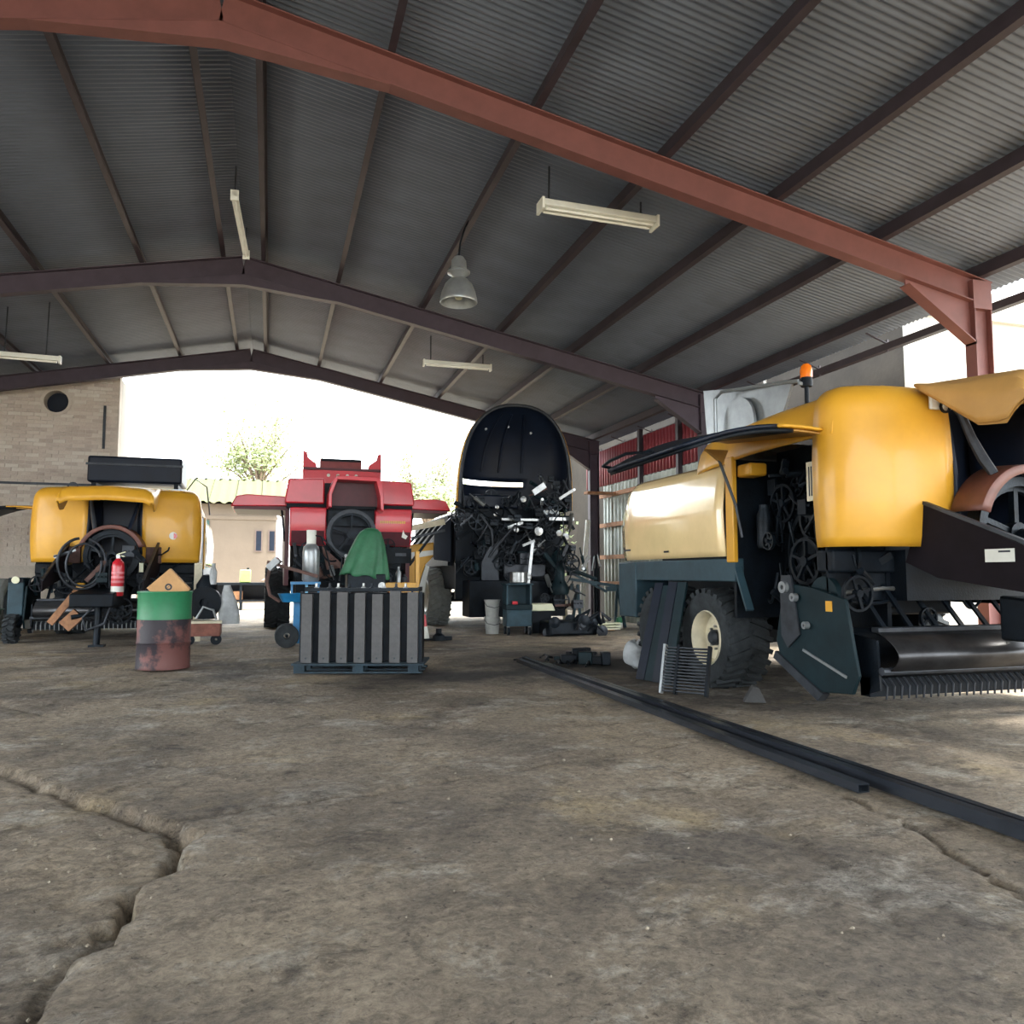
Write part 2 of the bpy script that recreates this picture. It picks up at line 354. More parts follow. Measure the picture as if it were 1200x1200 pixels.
# eave gutter on the right and its brackets
g = thing('eave_gutter', 'pale metal gutter running under the right eave', 'gutter', (XE + .42, 0, 0))
b = MB(); pr_ = [(-.07, 4.36), (-.05, 4.27), (.05, 4.27), (.07, 4.36), (.06, 4.36), (.045, 4.28), (-.045, 4.28), (-.06, 4.36)]; b.prism(pr_, 'Y', YF, YB - .3); b.build('channel', DOX, g)
for i in range(19):
    y = YF + .6 + i * 1.45; MB().bar((-.38, y, 4.48), (-.02, y, 4.36), .03, .012).bar((-.02, y, 4.25), (-.02, y, 4.42), .03, .02, (0, 1, 0)).build('bracket', DOX, g)

# ------------------------------------------------------------------ walls
def brick_material():
    m = bpy.data.materials.new('old_pale_brick'); m.use_nodes = True; nt = m.node_tree; N = nt.nodes; L = nt.links; p = N['Principled BSDF']
    tc = N.new('ShaderNodeTexCoord'); n = N.new('ShaderNodeTexNoise'); n.inputs['Scale'].default_value = 1.6; n.inputs['Detail'].default_value = 9; n.inputs['Roughness'].default_value = .7; L.new(tc.outputs['Object'], n.inputs['Vector'])
    oi = N.new('ShaderNodeObjectInfo'); ad = N.new('ShaderNodeMath'); ad.operation = 'MULTIPLY_ADD'; ad.inputs[1].default_value = .35; L.new(oi.outputs['Random'], ad.inputs[0]); L.new(n.outputs['Fac'], ad.inputs[2])
    r = N.new('ShaderNodeValToRGB'); L.new(ad.outputs[0], r.inputs[0]); e = r.color_ramp.elements
    e[0].position = .36; e[0].color = S(160, 146, 138) + (1,); e[1].position = .95; e[1].color = S(208, 204, 194) + (1,); q = e.new(.62); q.color = S(192, 180, 168) + (1,)
    L.new(r.outputs[0], p.inputs['Base Color']); p.inputs['Roughness'].default_value = .92
    n2 = N.new('ShaderNodeTexNoise'); n2.inputs['Scale'].default_value = 25; L.new(tc.outputs['Object'], n2.inputs['Vector']); bp = N.new('ShaderNodeBump'); bp.inputs['Strength'].default_value = .5; bp.inputs['Distance'].default_value = .02; L.new(n2.outputs['Fac'], bp.inputs['Height']); L.new(bp.outputs[0], p.inputs['Normal'])
    return m
BRICK = brick_material()
MORT = mat('pale_mortar', S(186, 176, 164), .95, 0, .12, 3, .4, 20)
YW = 19.0; XR = -3.27
wall_back = struct('wall_back', 'pale brick end wall with a round hole', (0, 0, 0))
hx, hz, hr = -4.51, 4.84, .245
def wall_with_hole(x0, x1, z0, ztop, y0, y1):
    b = MB(); n = 28; ring = [(hx + hr * math.cos(2 * PI * i / n), hz + hr * math.sin(2 * PI * i / n)) for i in range(n)]
    # outer rectangle sampled radially
    out = []
    for i in range(n):
        a = 2 * PI * i / n; c, s_ = math.cos(a), math.sin(a); k = .36 / max(abs(c), abs(s_)); out.append((hx + c * k, hz + s_ * k))
    for y in (y0, y1):
        v = [(x, y, z) for x, z in ring] + [(x, y, z) for x, z in out]; b.add(v, [(i, (i + 1) % n, n + (i + 1) % n, n + i) for i in range(n)])
    v = [(x, y0, z) for x, z in ring] + [(x, y1, z) for x, z in ring]; b.add(v, [(i, (i + 1) % n, n + (i + 1) % n, n + i) for i in range(n)])
    def col(xa, xb, za, zb_a, zb_b):
        vs = [(xa, y0, za), (xb, y0, za), (xb, y0, zb_b), (xa, y0, zb_a), (xa, y1, za), (xb, y1, za), (xb, y1, zb_b), (xa, y1, zb_a)]
        b.add(vs, [(0, 1, 2, 3), (5, 4, 7, 6), (0, 4, 5, 1), (3, 2, 6, 7), (1, 5, 6, 2), (4, 0, 3, 7)])
    col(x0, hx - .36, z0, ztop(x0), ztop(hx - .36)); col(hx + .36, x1, z0, ztop(hx + .36), ztop(x1))
    col(hx - .36, hx + .36, z0, hz - .36, hz - .36); col(hx - .36, hx + .36, hz + .36, ztop(hx - .36), ztop(hx + .36))
    return b
MB().box(XR - .3, XR, YW + .29, YW + 3.2, -.1, 5.45).build('return_wall', WHR, wall_back)
wall_with_hole(XL, XR, -.1, lambda x: rz(x) - .02, YW, YW + .28).build('mortar_bed', MORT, wall_back)
bm_ = MB().box(0, .235, -.012, .1, 0, .068).mesh('brick', BRICK)
r = random.Random(8); nb = 0; cand = []
for row in range(80):
    z = .02 + row * .08
    x = XL + (.125 if row % 2 else 0)
    while x < XR - .23:
        cx, cz = x + .118, z + .034
        if cz + .05 < rz(x) - .05 and math.hypot(cx - hx, cz - hz) > hr + .13 and cz > 1.3: cand.append((x, z))
        x += .25
vis = [c for c in cand if c[0] > -6.1 and c[1] > 2.3]
r.shuffle(vis)
for (x, z) in vis[:290]:
    link('brick', bm_, wall_back, loc=(x, YW - r.uniform(-.006, .012), z), rot=(0, r.uniform(-.02, .02), r.uniform(-.01, .01)))
b = MB()
for (x, z) in vis[290:] + [c for c in cand if not (c[0] > -6.1 and c[1] > 2.3)]: d = r.uniform(-.006, .012); b.box(x, x + .235, YW - .012 - d, YW + .05, z, z + .068)
tag(b.build('brickwork', BRICK, wall_back), kind='stuff')
MB().lathe([(hr + .06, -.02), (hr + .06, .05), (hr - .005, .05), (hr - .005, -.02)], (hx, YW, hz), 'Y', 28, True).build('hole_rim', MORT, wall_back)
MB().cyl((hx - .3, YW + .30, hz - .3), (hx - .3, YW + .32, hz - .3), .01).build('fixing', DGREY, wall_back)
MB().lathe([(0, 0), (hr + .08, 0), (hr + .08, .02), (0, .02)], (hx, YW + .285, hz), 'Y', 28).build('hole_cover', NAVY, wall_back)
MB().box(-.025, .025, -.03, 0, 0, .95).build('iron_strap', DGREY, wall_back, loc=(XR - .28, YW - .02, 3.85))
MB().box(XL, XR + .0, YW - .05, YW - .015, 3.02, 3.07).build('pipe_rail', DGREY, wall_back)
o = MB().box(XL - .2, XL, YF, 1.0, -.1, rz(XL) + .1).box(XL - .2, XL, 14.2, YW, -.1, rz(XL) + .1).box(XL - .2, XL, 1.0, 14.2, 3.9, rz(XL) + .1).build('wall_left', MORT); tag(o, 'rendered left wall with a wide doorway added to let in light', kind='structure')  # out-of-view doorway is assumed, put in to light the left floor

# right hand wall behind the middle bay: red ribbed sheets above, pale sheets below
wall_right = struct('wall_right', 'sheeted right wall, red ribs above and pale sheets below')
def rib_sheet(w, h, rib=.15):
    n = int(round(w / rib)); vs = []; pts = []
    for i in range(n):
        y = i * rib; pts += [(y, 0), (y + rib * .55, 0), (y + rib * .65, -.035), (y + rib * .9, -.035)]
    pts.append((n * rib, 0)); b = MB()
    for (y, x) in pts: vs += [(x, y, 0), (x, y, h)]
    return b.add(vs, [(2 * i, 2 * i + 2, 2 * i + 3, 2 * i + 1) for i in range(len(pts) - 1)])
rs = rib_sheet(1.05, .92).mesh('red_sheet', PINK, 20); ps = rib_sheet(1.05, 3.42, .21).mesh('pale_sheet', PALE, 20)
for i in range(7):
    y = 12.4 + i * 1.05
    link('red_sheet', rs, wall_right, loc=(8.14, y, 3.38), solid=.003)
    if i < 6: link('pale_sheet', ps, wall_right, loc=(8.18, y, -.05), solid=.003)
for z in (.9, 1.55, 2.35, 3.1): MB().box(8.03, 8.10, 12.4, 18.7, z - .05, z + .05).build('timber_rail', WOOD, wall_right)
for y in (14.6, 16.4): MB().box(8.02, 8.12, y - .05, y + .05, 3.1, 4.45).build('stud', DOX, wall_right)
MB().box(7.3, 8.12, 17.7, 17.95, 3.07, 3.13).build('shelf_board', WOOD, wall_right)

# neighbouring buildings on the right
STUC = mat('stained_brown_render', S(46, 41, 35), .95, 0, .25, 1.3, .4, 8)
nb_ = thing('neighbour_building', 'brown rendered neighbour building with white end wall beyond the right eave', 'building', (9.3, 9.67, 0))
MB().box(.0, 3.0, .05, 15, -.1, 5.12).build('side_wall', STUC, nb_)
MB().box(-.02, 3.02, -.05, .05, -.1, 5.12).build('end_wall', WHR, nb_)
MB().box(-.10, 3.1, -.15, 15, 5.12, 5.2).build('roof_edge', WHR, nb_)
MB().box(-.03, 0, 3.6, 3.66, 0, 5.1).build('render_joint', WHR, nb_)
nb2 = thing('white_building', 'white rendered building with a tall window beyond the right column', 'building', (17.2, 16, 0))
MB().box(-4.5, 12, 0, 8, -.1, 8.6).build('wall', WHR, nb2)
def window_on(parent, x, z, w, h, y):
    f = MB(); t = .07
    f.box(x, x + w, y - .06, y + .02, z, z + t).box(x, x + w, y - .06, y + .02, z + h - t, z + h).box(x, x + t, y - .06, y + .02, z, z + h).box(x + w - t, x + w, y - .06, y + .02, z, z + h).box(x + w / 2 - .03, x + w / 2 + .03, y - .05, y + .02, z, z + h)
    f = f.build('window', GLASSY, parent)
    for k in (0, 1): MB().box(x + t + k * (w / 2 - .02), x + w / 2 - .03 + k * (w / 2 - .04), y - .02, y - .005, z + t, z + h - t).build('pane', mat('pale_window_glass', S(185, 205, 205), .1, 0, .05, 3), f)
window_on(nb2, .95, 6.4, .98, 1.5, 0)
# far right behind the rear column
nb3 = thing('shuttered_building', 'pale outbuilding with a dark red shutter seen past the rear column', 'building', (9.2, 25, 0))
MB().box(-.9, 9, 0, 5, -.1, 6.2).build('wall', WHR, nb3)
sh = MB().box(.75, 1.2, -.05, .0, 4.15, 5.1).build('shutter', PINK, nb3)
MB().box(.65, 1.3, -.10, -.0, 4.0, 4.12).build('sill', WHR, nb3)

# ------------------------------------------------------------------ machine pieces shared by the balers
def wheel(parent, x, y, r, w, side, tyre=TYRE, name='wheel', rim=CREAM, lugs=26):
    """side -1: outer face towards -x. Parts: tyre with tread lugs, rim, hub"""
    s = side; ri = r * .56
    prof = [(ri, -w * .42), (r * .80, -w * .5), (r * .94, -w * .47), (r, -w * .36), (r, w * .36), (r * .94, w * .47), (r * .80, w * .5), (ri, w * .42)]
    t = MB().lathe(prof, (0, 0, 0), 'X', 36, True).build(name, tyre, parent, loc=(x, y, r))
    b = MB()
    for k in range(lugs):
        a = 2 * PI * k / lugs
        for q in (-1, 1):
            a2 = a + (PI / lugs if q > 0 else 0)
            c0 = Vector((q * w * .48, math.cos(a2 + .12) * r * .985, math.sin(a2 + .12) * r * .985)); c1 = Vector((q * w * .03, math.cos(a2 - .05) * (r + .004), math.sin(a2 - .05) * (r + .004)))
            b.bar(c0, c1, .045, .05, (0, math.cos(a2), math.sin(a2)))
    tag(b.build('tread', tyre, t), kind='stuff')
    xo = s * w * .5
    MB().lathe([(ri * 1.04, xo * .84), (ri, xo * .92), (ri * .93, xo * .8), (ri * .9, xo * .3), (ri * .62, xo * .22), (ri * .55, xo * .34), (ri * .2, xo * .36), (0, xo * .36)], (0, 0, 0), 'X', 30).build('rim', rim, t)
    MB().lathe([(ri * .3, xo * .30), (ri * .3, xo * .55), (ri * .2, xo * .66), (0, xo * .66)], (0, 0, 0), 'X', 14).build('hub', DGREY, t)
    b = MB()
    for k in range(8):
        a = 2 * PI * k / 8; b.cyl((xo * .3, math.cos(a) * ri * .42, math.sin(a) * ri * .42), (xo * .46, math.cos(a) * ri * .42, math.sin(a) * ri * .42), .014, 6)
    tag(b.build('wheel_nuts', STEEL, t), kind='stuff'); return t

def sprocket(parent, c, r, m, axis='Y', spokes=5, teeth=24, t=.03, name='sprocket'):
    b = MB(); b.lathe([(r * .86, -t / 2), (r, -t / 2), (r, t / 2), (r * .86, t / 2)], (0, 0, 0), axis, 28, True); b.lathe([(0, -t), (r * .22, -t), (r * .22, t), (0, t)], (0, 0, 0), axis, 14)
    for k in range(spokes):
        a = 2 * PI * k / spokes + .3; c_, s_ = math.cos(a), math.sin(a)
        if axis == 'Y': b.bar((r * .2 * c_, 0, r * .2 * s_), (r * .9 * c_, 0, r * .9 * s_), t * .8, r * .14, (0, 1, 0))
        else: b.bar((0, r * .2 * c_, r * .2 * s_), (0, r * .9 * c_, r * .9 * s_), t * .8, r * .14, (1, 0, 0))
    return b.build(name, m, parent, loc=c)

def clutter(parent, box, n, seed, face='Y', mats=None, hl=.16):
    """machinery visible inside a bay: hoses, valve blocks, cylinders, sprockets, brackets, each its own part"""
    r = random.Random(seed); x0, x1, y0, y1, z0, z1 = box; mats = mats or [BLK, BLK2, BLK2, DGREY, TEALD]
    P = lambda: Vector((r.uniform(x0, x1), r.uniform(y0, y1), r.uniform(z0, z1)))
    for i in range(n):
        p = P(); k = r.random(); m = r.choice(mats)
        if r.random() < hl and not .3 <= k < .45: m = r.choice([STEEL, GREY, STEEL, RUST])
        if k < .3:
            q = P(); q = p + (q - p) * r.uniform(.3, .8); mid = (p + q) / 2 + Vector((r.uniform(-.1, .1), r.uniform(-.1, .1), -r.uniform(.05, .25)))
            mid.x = min(max(mid.x, x0), x1); mid.y = min(max(mid.y, y0), y1); mid.z = max(mid.z, z0)
            path = [p * (1 - t) ** 2 + mid * 2 * t * (1 - t) + q * t * t for t in [j / 10 for j in range(11)]]
            MB().tube(path, r.uniform(.008, .018), 6).build('hose', r.choice([BLK2, BLK2, DGREY, BLK]), parent)
        elif k < .45:
            s = r.uniform(.04, .11); b = MB().box(p.x - s, p.x + s, p.y - s * .7, p.y + s * .7, p.z - s, p.z + s * r.uniform(.4, 1.1))
            for j in range(3): b.cyl((p.x - s * .6 + j * s * .6, p.y - s * .7 - .03, p.z), (p.x - s * .6 + j * s * .6, p.y - s * .6, p.z), .018, 8)
            b.build('valve_block', m, parent, bevel=.006)
        elif k < .62:
            d = Vector((r.uniform(-1, 1), r.uniform(-.4, .4), r.uniform(-1, 1))).normalized() * r.uniform(.1, .28)
            b = MB().cyl(p - d, p + d * .3, r.uniform(.025, .05), 10); b.cyl(p + d * .3, p + d, .014, 8); b.build('hydraulic_cylinder', m, parent)
        elif k < .80:
            sprocket(parent, p, r.uniform(.07, .2), r.choice([BLK, BLK2]), face, r.choice([4, 5, 6]))
        else:
            q = p + Vector((r.uniform(-.3, .3), r.uniform(-.1, .1), r.uniform(-.35, .35)))
            q.x = min(max(q.x, x0), x1); q.z = min(max(q.z, z0), z1)
            if (q - p).length > .08:
                b = MB().bar(p, q, r.uniform(.03, .07), r.uniform(.012, .03), (0, 1, 0)); b.cyl(p + Vector((0, -.03, 0)), p + Vector((0, .03, 0)), .03, 8); b.build('bracket', m, parent)

# ------------------------------------------------------------------ yellow big square baler
def yellow_baler(loc, label, near):
    t = thing('square_baler', label, 'baler', loc)
    W = 1.32
    # front hood: plan curve rounds from side to front, top edge rolls back
    def hood(s):
        plan = [(-W, .40), (-W + .002, .32)] + [(-W + .62 - .62 * math.cos(a), .30 - .31 * math.sin(a)) for a in [.10 + i / 12 * (PI / 2 - .10) for i in range(13)]] + [(-.60, -.02), (-.50, -.025), (-.42, -.03)]
        prof = [(1.32, .0), (1.40, -.01), (1.7, -.03), (2.0, -.03), (2.25, -.015), (2.38, .0)] + [(2.38 + .22 * math.sin(a), .22 - .22 * math.cos(a)) for a in [i / 8 * PI / 2 for i in range(1, 9)]]
        def P(i, j):
            x, y = plan[i]; z, o = prof[j]
            k0, k1 = max(i - 1, 0), min(i + 1, len(plan) - 1); dx, dy = plan[k1][0] - plan[k0][0], plan[k1][1] - plan[k0][1]; l = math.hypot(dx, dy)
            nx, ny = -dy / l, dx / l     # inward normal
            if i <= 1: nx, ny = 1, 0
            bow = .10 * max(0, (1.75 - z)) ** 2 * (1 if i > 4 else .3)
            return (s * (x + nx * o) * -1 * -1, y + ny * o + bow, z)
        vs = [P(i, j) for i in range(len(plan)) for j in range(len(prof))]; n = len(prof)
        return MB().add(vs, [(i * n + j, (i + 1) * n + j, (i + 1) * n + j + 1, i * n + j + 1) for i in range(len(plan) - 1) for j in range(n - 1)])
    for s in (1, -1): hood(s).build('front_hood_panel', YEL, t, solid=.012, ang=50)
    # top cover with rounded shoulders
    sec = [(-W, 2.20), (-W + .01, 2.28), (-W + .05, 2.40), (-W + .13, 2.51), (-W + .26, 2.58), (-W + .5, 2.605), (0, 2.62)]; sec += [(-x, z) for x, z in sec[-2::-1]]
    def top(u, v):
        i = u * (len(sec) - 1); k = min(int(i), len(sec) - 2); f = i - k; x = sec[k][0] * (1 - f) + sec[k + 1][0] * f; z = sec[k][1] * (1 - f) + sec[k + 1][1] * f
        y = .2 + 2.1 * v; drop = .16 * max(0, v - .45) ** 1.5
        return (x * (1 - .03 * v), y, z - drop * (1 if abs(x) > .6 else .6))
    MB().grid(top, 24, 12).build('top_cover', YEL, t, solid=.012, ang=50)
    MB().prism([(-W + .04, 2.18), (-W + .1, 2.36), (-W + .3, 2.48), (0, 2.5), (W - .3, 2.48), (W - .1, 2.36), (W - .04, 2.18)], 'Y', 2.26, 2.30).build('top_cover_end', GREY, t)
    # rear side panels, upper half leaning inwards
    for s in (1, -1):
        def side(u, v):
            y = 1.76 + 2.36 * u; zz = [(W - .02, 1.28), (W + .002, 1.5), (W + .012, 1.72), (W + .006, 1.80), (W - .018, 1.98), (W - .045, 2.12), (W - .11, 2.20)]
            i = v * 6; k = min(int(i), 5); f = i - k; x = zz[k][0] * (1 - f) + zz[k + 1][0] * f; z = zz[k][1] * (1 - f) + zz[k + 1][1] * f
            if u > .85: z = 1.28 + (z - 1.28) * (1 - .16 * ((u - .85) / .15) ** 2); x -= .05 * ((u - .85) / .15) ** 2
            return (s * x, y, z)
        pnl = MB().grid(side, 16, 18).build('side_panel', CYEL, t, solid=.02, ang=60)
        MB().box(s * (W + .012), s * (W + .02), 2.85, 2.95, 1.345, 1.365).build('latch', BLK, pnl)
        if s < 0: MB().box(s * (W + .004), s * (W + .016), 3.82, 3.98, 1.39, 1.41).build('model_lettering', DGREY, pnl)
        MB().box(s * (W - .05), s * W, 1.60, 1.73, 1.22, 2.22).build('door_post', YEL, t, bevel=.01)
        # chassis
        MB().box(s * (W - .12), s * (W - .02), 1.62, 4.16, 1.04, 1.26).build('chassis_beam', TEAL, t, bevel=.01)
        MB().box(s * (W - .45), s * (W - .01), 3.72, 4.2, .60, 1.255).build('tool_box', TEAL, t, bevel=.015)
        MB().bar((s * (W - .06), 1.66, 1.22), (s * (W - .04), 1.42, .78), .07, .03).build('strut', TEAL, t)
        MB().box(s * .50, s * .56, 1.3, 4.2, .55, 2.1).build('chamber_side', BLK, t)
        for y in (2.20, 3.22): wheel(t, s * (W - .25), y, .475, .48, s)
        MB().box(s * .45, s * .85, 2.1, 3.4, .42, .58).build('axle_beam', BLK, t, bevel=.01)
    MB().box(-.5, .5, .9, 4.6, .75, 1.9).build('bale_chamber', BLK, t, bevel=.02)
    MB().box(-W + .1, W - .1, 1.9, 4.1, 2.02, 2.06).build('top_deck', DGREY, t)
    # open left bay: dark back plate, shafts, drives and hoses
    MB().box(-.72, -.68, .35, 1.75, .62, 2.3).build('bay_back_plate', BLK, t)
    MB().box(-W + .05, -.7, .36, .38, .9, 2.3).build('bay_front_plate', BLK, t)
    MB().box(-W + .06, -.7, 1.66, 1.70, .7, 2.2).build('bay_rear_plate', BLK, t)
    MB().box(.68, W - .03, .35, 1.72, .85, 2.25).build('closed_bay', BLK, t)
    clutter(t, (-1.26, -.78, .45, 1.55, .75, 2.1), 46 if near else 14, 11, 'X', mats=[BLK, BLK, BLK2], hl=.07)
    sprocket(t, (-.98, .9, 1.35), .33, BLK, 'X', 6); sprocket(t, (-1.02, 1.25, 1.75), .18, BLK, 'X', 5); sprocket(t, (-1.0, .65, 1.85), .2, BLK2, 'X', 4)
    MB().lathe([(0, -.2), (.065, -.2), (.075, -.17), (.075, .1), (.05, .16), (.05, .2), (0, .2)], (-1.1, 1.42, 1.55), 'Z', 14).build('oil_filter', BLK2, t)
    lp = MB().box(-W + .03, -W + .05, .40, .56, 1.70, 2.02).build('decal_plate', CREAM, t)
    b = MB()
    for k in range(4): b.box(-W + .025, -W + .031, .43 + k * .03, .44 + k * .03, 1.74, 1.98)
    b.build('decal_print', DGREY, lp)
    # raised left wing door: hinged along the shoulder, swung out level
    def door(u, v):
        y = .28 + 1.42 * u; x = -W - 1.22 * v; z = 2.26 + .15 * u - (.17 + .17 * u) * v ** 1.6 + .05 * math.sin(v * PI)
        return (x, y, z - .02)
    d = MB().grid(lambda u, v: door(u, v * .34), 10, 8).build('wing_door', YEL, t, solid=.02, ang=60)
    def lining(v0, v1, dz):
        return MB().grid(lambda u, v: tuple(Vector(door(.02 + .96 * u, v0 + (v1 - v0) * v)) + Vector((0, 0, dz))), 10, 10)
    lining(.22, 1.0, -.035).build('black_lining', BLK, d, solid=.03)
    lining(.33, 1.02, .0).build('black_outer_skin', NAVY, d, solid=.03)
    lining(0, .32, -.03).build('inner_skin', TAN, d, solid=.012)
    e = Vector(door(1, 1)); e0 = Vector(door(0, 1))
    MB().tube([e + Vector((.05, 0, .02)), e + Vector((-.08, -.05, .03)), e + Vector((-.10, -.25, .05)), e.lerp(e0, .4) + Vector((-.09, 0, .06)), e.lerp(e0, .55) + Vector((.05, 0, .05))], .014, 6).build('grab_rail', BLK, d)
    MB().prism([(-W - .30, 2.27), (-W - .06, 2.27), (-W - .12, 2.14)], 'Y', 1.56, 1.60).build('strut_bracket', TAN, d)
    MB().tube([(-W - .16, 1.58, 2.2), (-W - .02, 1.52, 1.75), (-W + .03, 1.50, 1.45)], .014, 8).build('gas_strut', DGREY, t)
    MB().box(-W + .06, -W + .25, 1.4, 1.62, 2.02, 2.14).build('yellow_bracket', YEL, t, bevel=.02)
    # centre opening, inner frame, lid
    MB().box(-.66, .66, .50, .54, .9, 2.55).build('centre_bay_back', NAVY, t)
    for s in (1, -1):
        MB().grid(lambda u, v: (s * (.44 - .12 * v - .03 * math.sin(u * PI)), -.02 + .5 * v - .10 * (1 - u), 1.45 + 1.05 * u), 8, 6).build('inner_frame', NAVY, t, solid=.03)
        pth = [(s * .40, -.02, 2.47), (s * .36, -.10, 2.35), (s * .33, -.16, 2.15), (s * .29, -.22, 1.98), (s * .26, -.28, 1.86)]
        MB().tube(pth, [.02, .03, .035, .04, .035], 8).build('hose_guard', DGREY if s < 0 else NAVY, t)
        if not near: MB().box(s * .50, s * .74, -.10, .06, 1.30, 1.58).build('corner_box', RUST, t, bevel=.01)
    MB().box(-.62, -.42, -.075, -.045, 2.38, 2.5).build('latch_plate', WHITE, t, bevel=.01)
    MB().lathe([(.035, -.008), (.05, -.008), (.05, .008), (.035, .008)], (-.50, -.09, 2.40), 'Y', 14, True).build('latch_ring', BLK, t)
    lid = MB()
    LX = .68
    def lidf(u, v):
        # cross section: flange, rounded shoulder, flat top
        secl = [(-LX, -.36), (-LX + .0, -.15), (-LX + .05, -.05), (-LX + .14, 0), (0, .03), (LX - .14, 0), (LX - .05, -.05), (LX, -.15), (LX, -.36)]
        i = u * 8; k = min(int(i), 7); f = i - k; x = secl[k][0] * (1 - f) + secl[k + 1][0] * f; dz = secl[k][1] * (1 - f) + secl[k + 1][1] * f
        f_ = min(1, v / .7); q_ = max(0, (v - .7) / .3) * PI / 2
        y = .02 - .80 * f_ - .17 * math.sin(q_); zt = 2.60 - .09 * f_ - .24 * (1 - math.cos(q_))
        if dz < -.05: dz *= (.08 + .92 * min(1, v / .5)) * max(.10, 1 - max(0, (v - .7) / .3))
        z = zt + dz
        return (x * (1 + .04 * v), y, z)
    ld = MB().grid(lidf, 32, 14).build('centre_lid', mat('shaded_tan_yellow_paint', S(190, 146, 84), .45, 0, .08, 3) if near else YEL, t, solid=.014, ang=55)  # near lid's yellow browned, its shade put into the colour
    MB().grid(lambda u, v: tuple(Vector(lidf(u, .02 + .95 * v)) * 1 + Vector((0, 0, -.016)) - Vector((math.copysign(.012, u - .5) if abs(u - .5) > .3 else 0, 0, 0))), 32, 14).build('lid_inner_skin', TAN, ld, ang=55)
    MB().cyl((-.55, .02, 2.57), (.55, .02, 2.57), .02, 8).build('hinge_rod', BLK, t)
    # flywheel with rust brown guard
    MB().lathe([(.36, -.06), (.43, -.06), (.43, .06), (.36, .06)], (0, -.22, 1.42), 'Y', 36, True).build('flywheel', BLK2, t)
    sprocket(t, (0, -.20, 1.42), .38, BLK2, 'Y', 5, t=.05, name='flywheel_spokes')
    pa = arc(0, 1.42, .49, 18, 162, 22)
    b = MB(); vs = []
    for (x, z) in pa:
        k = Vector((x, z - 1.42)).normalized() if False else None
        a = math.atan2(z - 1.42, x); vs += [(.45 * math.cos(a), -.38, 1.42 + .45 * math.sin(a)), (.51 * math.cos(a), -.36, 1.42 + .51 * math.sin(a)), (.53 * math.cos(a), -.10, 1.42 + .53 * math.sin(a))]
    b.add(vs, [f for i in range(len(pa) - 1) for f in ((3 * i, 3 * i + 3, 3 * i + 4, 3 * i + 1), (3 * i + 1, 3 * i + 4, 3 * i + 5, 3 * i + 2))])
    b.build('flywheel_guard', mat('rust_brown_guard', S(104, 66, 58), .5, .1, .2, 8), t, solid=.012)
    MB().cyl((0, -.95, 1.10), (0, -.25, 1.40), .06, 12).build('drive_shaft', BLK2, t)
    # draw-bar shroud: sloping side plates towards the tractor end
    for s in (1, -1):
        poly = [(-.02, 1.66), (.16, 1.20), (-.15, 1.08), (-.9, .98), (-1.6, .86), (-1.6, 1.02), (-.88, 1.29)]
        sp = MB().prism(poly, 'X', s * .68, s * .70).build('drawbar_side_plate', mat('matt_black_plate', S(24, 19, 24), .8, 0, .2, 5, spec=.15), t)
        MB().bar((s * .69, -.02, 1.66), (s * .69, -1.6, 1.03), .04, .025).build('plate_edge', DGREY, sp)
        if s < 0:
            st = MB().box(-.706, -.702, -.80, -.57, 1.19, 1.28).build('sticker', WHITE, sp); MB().box(-.709, -.705, -.77, -.68, 1.255, 1.268).build('sticker_print', DGREY, st)
    MB().prism([(-.3, .62), (-.3, .95), (-1.7, .82), (-1.7, .62)], 'X', -.3, .3).build('drawbar', BLK, t, bevel=.02)
    MB().box(-.68, .68, .18, .5, .9, 1.3).build('cross_member', BLK, t)
    # pickup
    pk = thing_part = None
    for s in (1, -1):
        x = s * (W + .0)
        poly = [(.84, 1.04), (.46, 1.0), (.10, .92), (-.02, .36), (.05, .22), (.40, .19), (.92, .44), (.96, .55)]
        e_ = MB().prism(poly, 'X', x - .015, x + .015).build('pickup_end_shield', TEALD, t, bevel=.006)
        MB().prism([(.95, .46), (.98, .40), (.42, .12), (.36, .18)], 'X', x - s * .0 - .035, x + .035).build('skid', DGREY, e_)
        MB().prism([(.86, 1.02), (.84, 1.10), (.72, 1.10), (.62, .62), (.78, .5), (.86, .6)], 'X', x + s * .02, x + s * .035).build('pivot_arm', DGREY, e_)
        for (yy, zz, rr) in ((.79, 1.0, .05), (.66, .92, .035), (.52, .70, .03)): MB().lathe([(rr * .4, 0), (rr, 0), (rr, s * .04), (rr * .4, s * .04)], (x + s * .03, yy, zz), 'X', 14, True).build('boss', GREY, e_)
        MB().bar((x + s * .02, .60, .50), (x + s * .02, .10, .34), .012, .02).build('edge_strip', GREY, e_)
        MB().lathe([(.04, 0), (.17, 0), (.17, s * .05), (.04, s * .05)], (x - s * .1, .42, .92), 'X', 22, True).build('pulley', TEALD, e_)
        if s < 0: MB().box(x - .022, x - .016, .24, .31, .82, .9).build('yellow_warning_label', YEL, e_)
        MB().prism([(.1, .2), (-.08, .26), (-.06, .62), (.22, .66)], 'X', x - s * .12, x - s * .14).build('inner_shield', BLK, e_)
    MB().grid(lambda u, v: (-1.14 + 2.28 * u, .05 - .22 * math.sin(v * PI) ** .8 - .04, .34 + .34 * v), 2, 10).build('crop_guard', mat('worn_guard_steel', S(60, 60, 62), .3, .6, .3, 6), t, solid=.01)
    MB().box(-1.14, 1.14, -.02, .06, .67, .71).build('guard_top_bar', DGREY, t, bevel=.008)
    MB().cyl((-1.2, -.10, .40), (1.2, -.10, .40), .03, 10).build('guard_tube', DGREY, t)
    MB().cyl((-1.25, .34, .52), (1.25, .34, .52), .17, 18).build('pickup_drum', BLK, t)
    MB().box(-1.2, 1.2, .02, .12, .20, .34).build('stripper_plate', BLK, t)
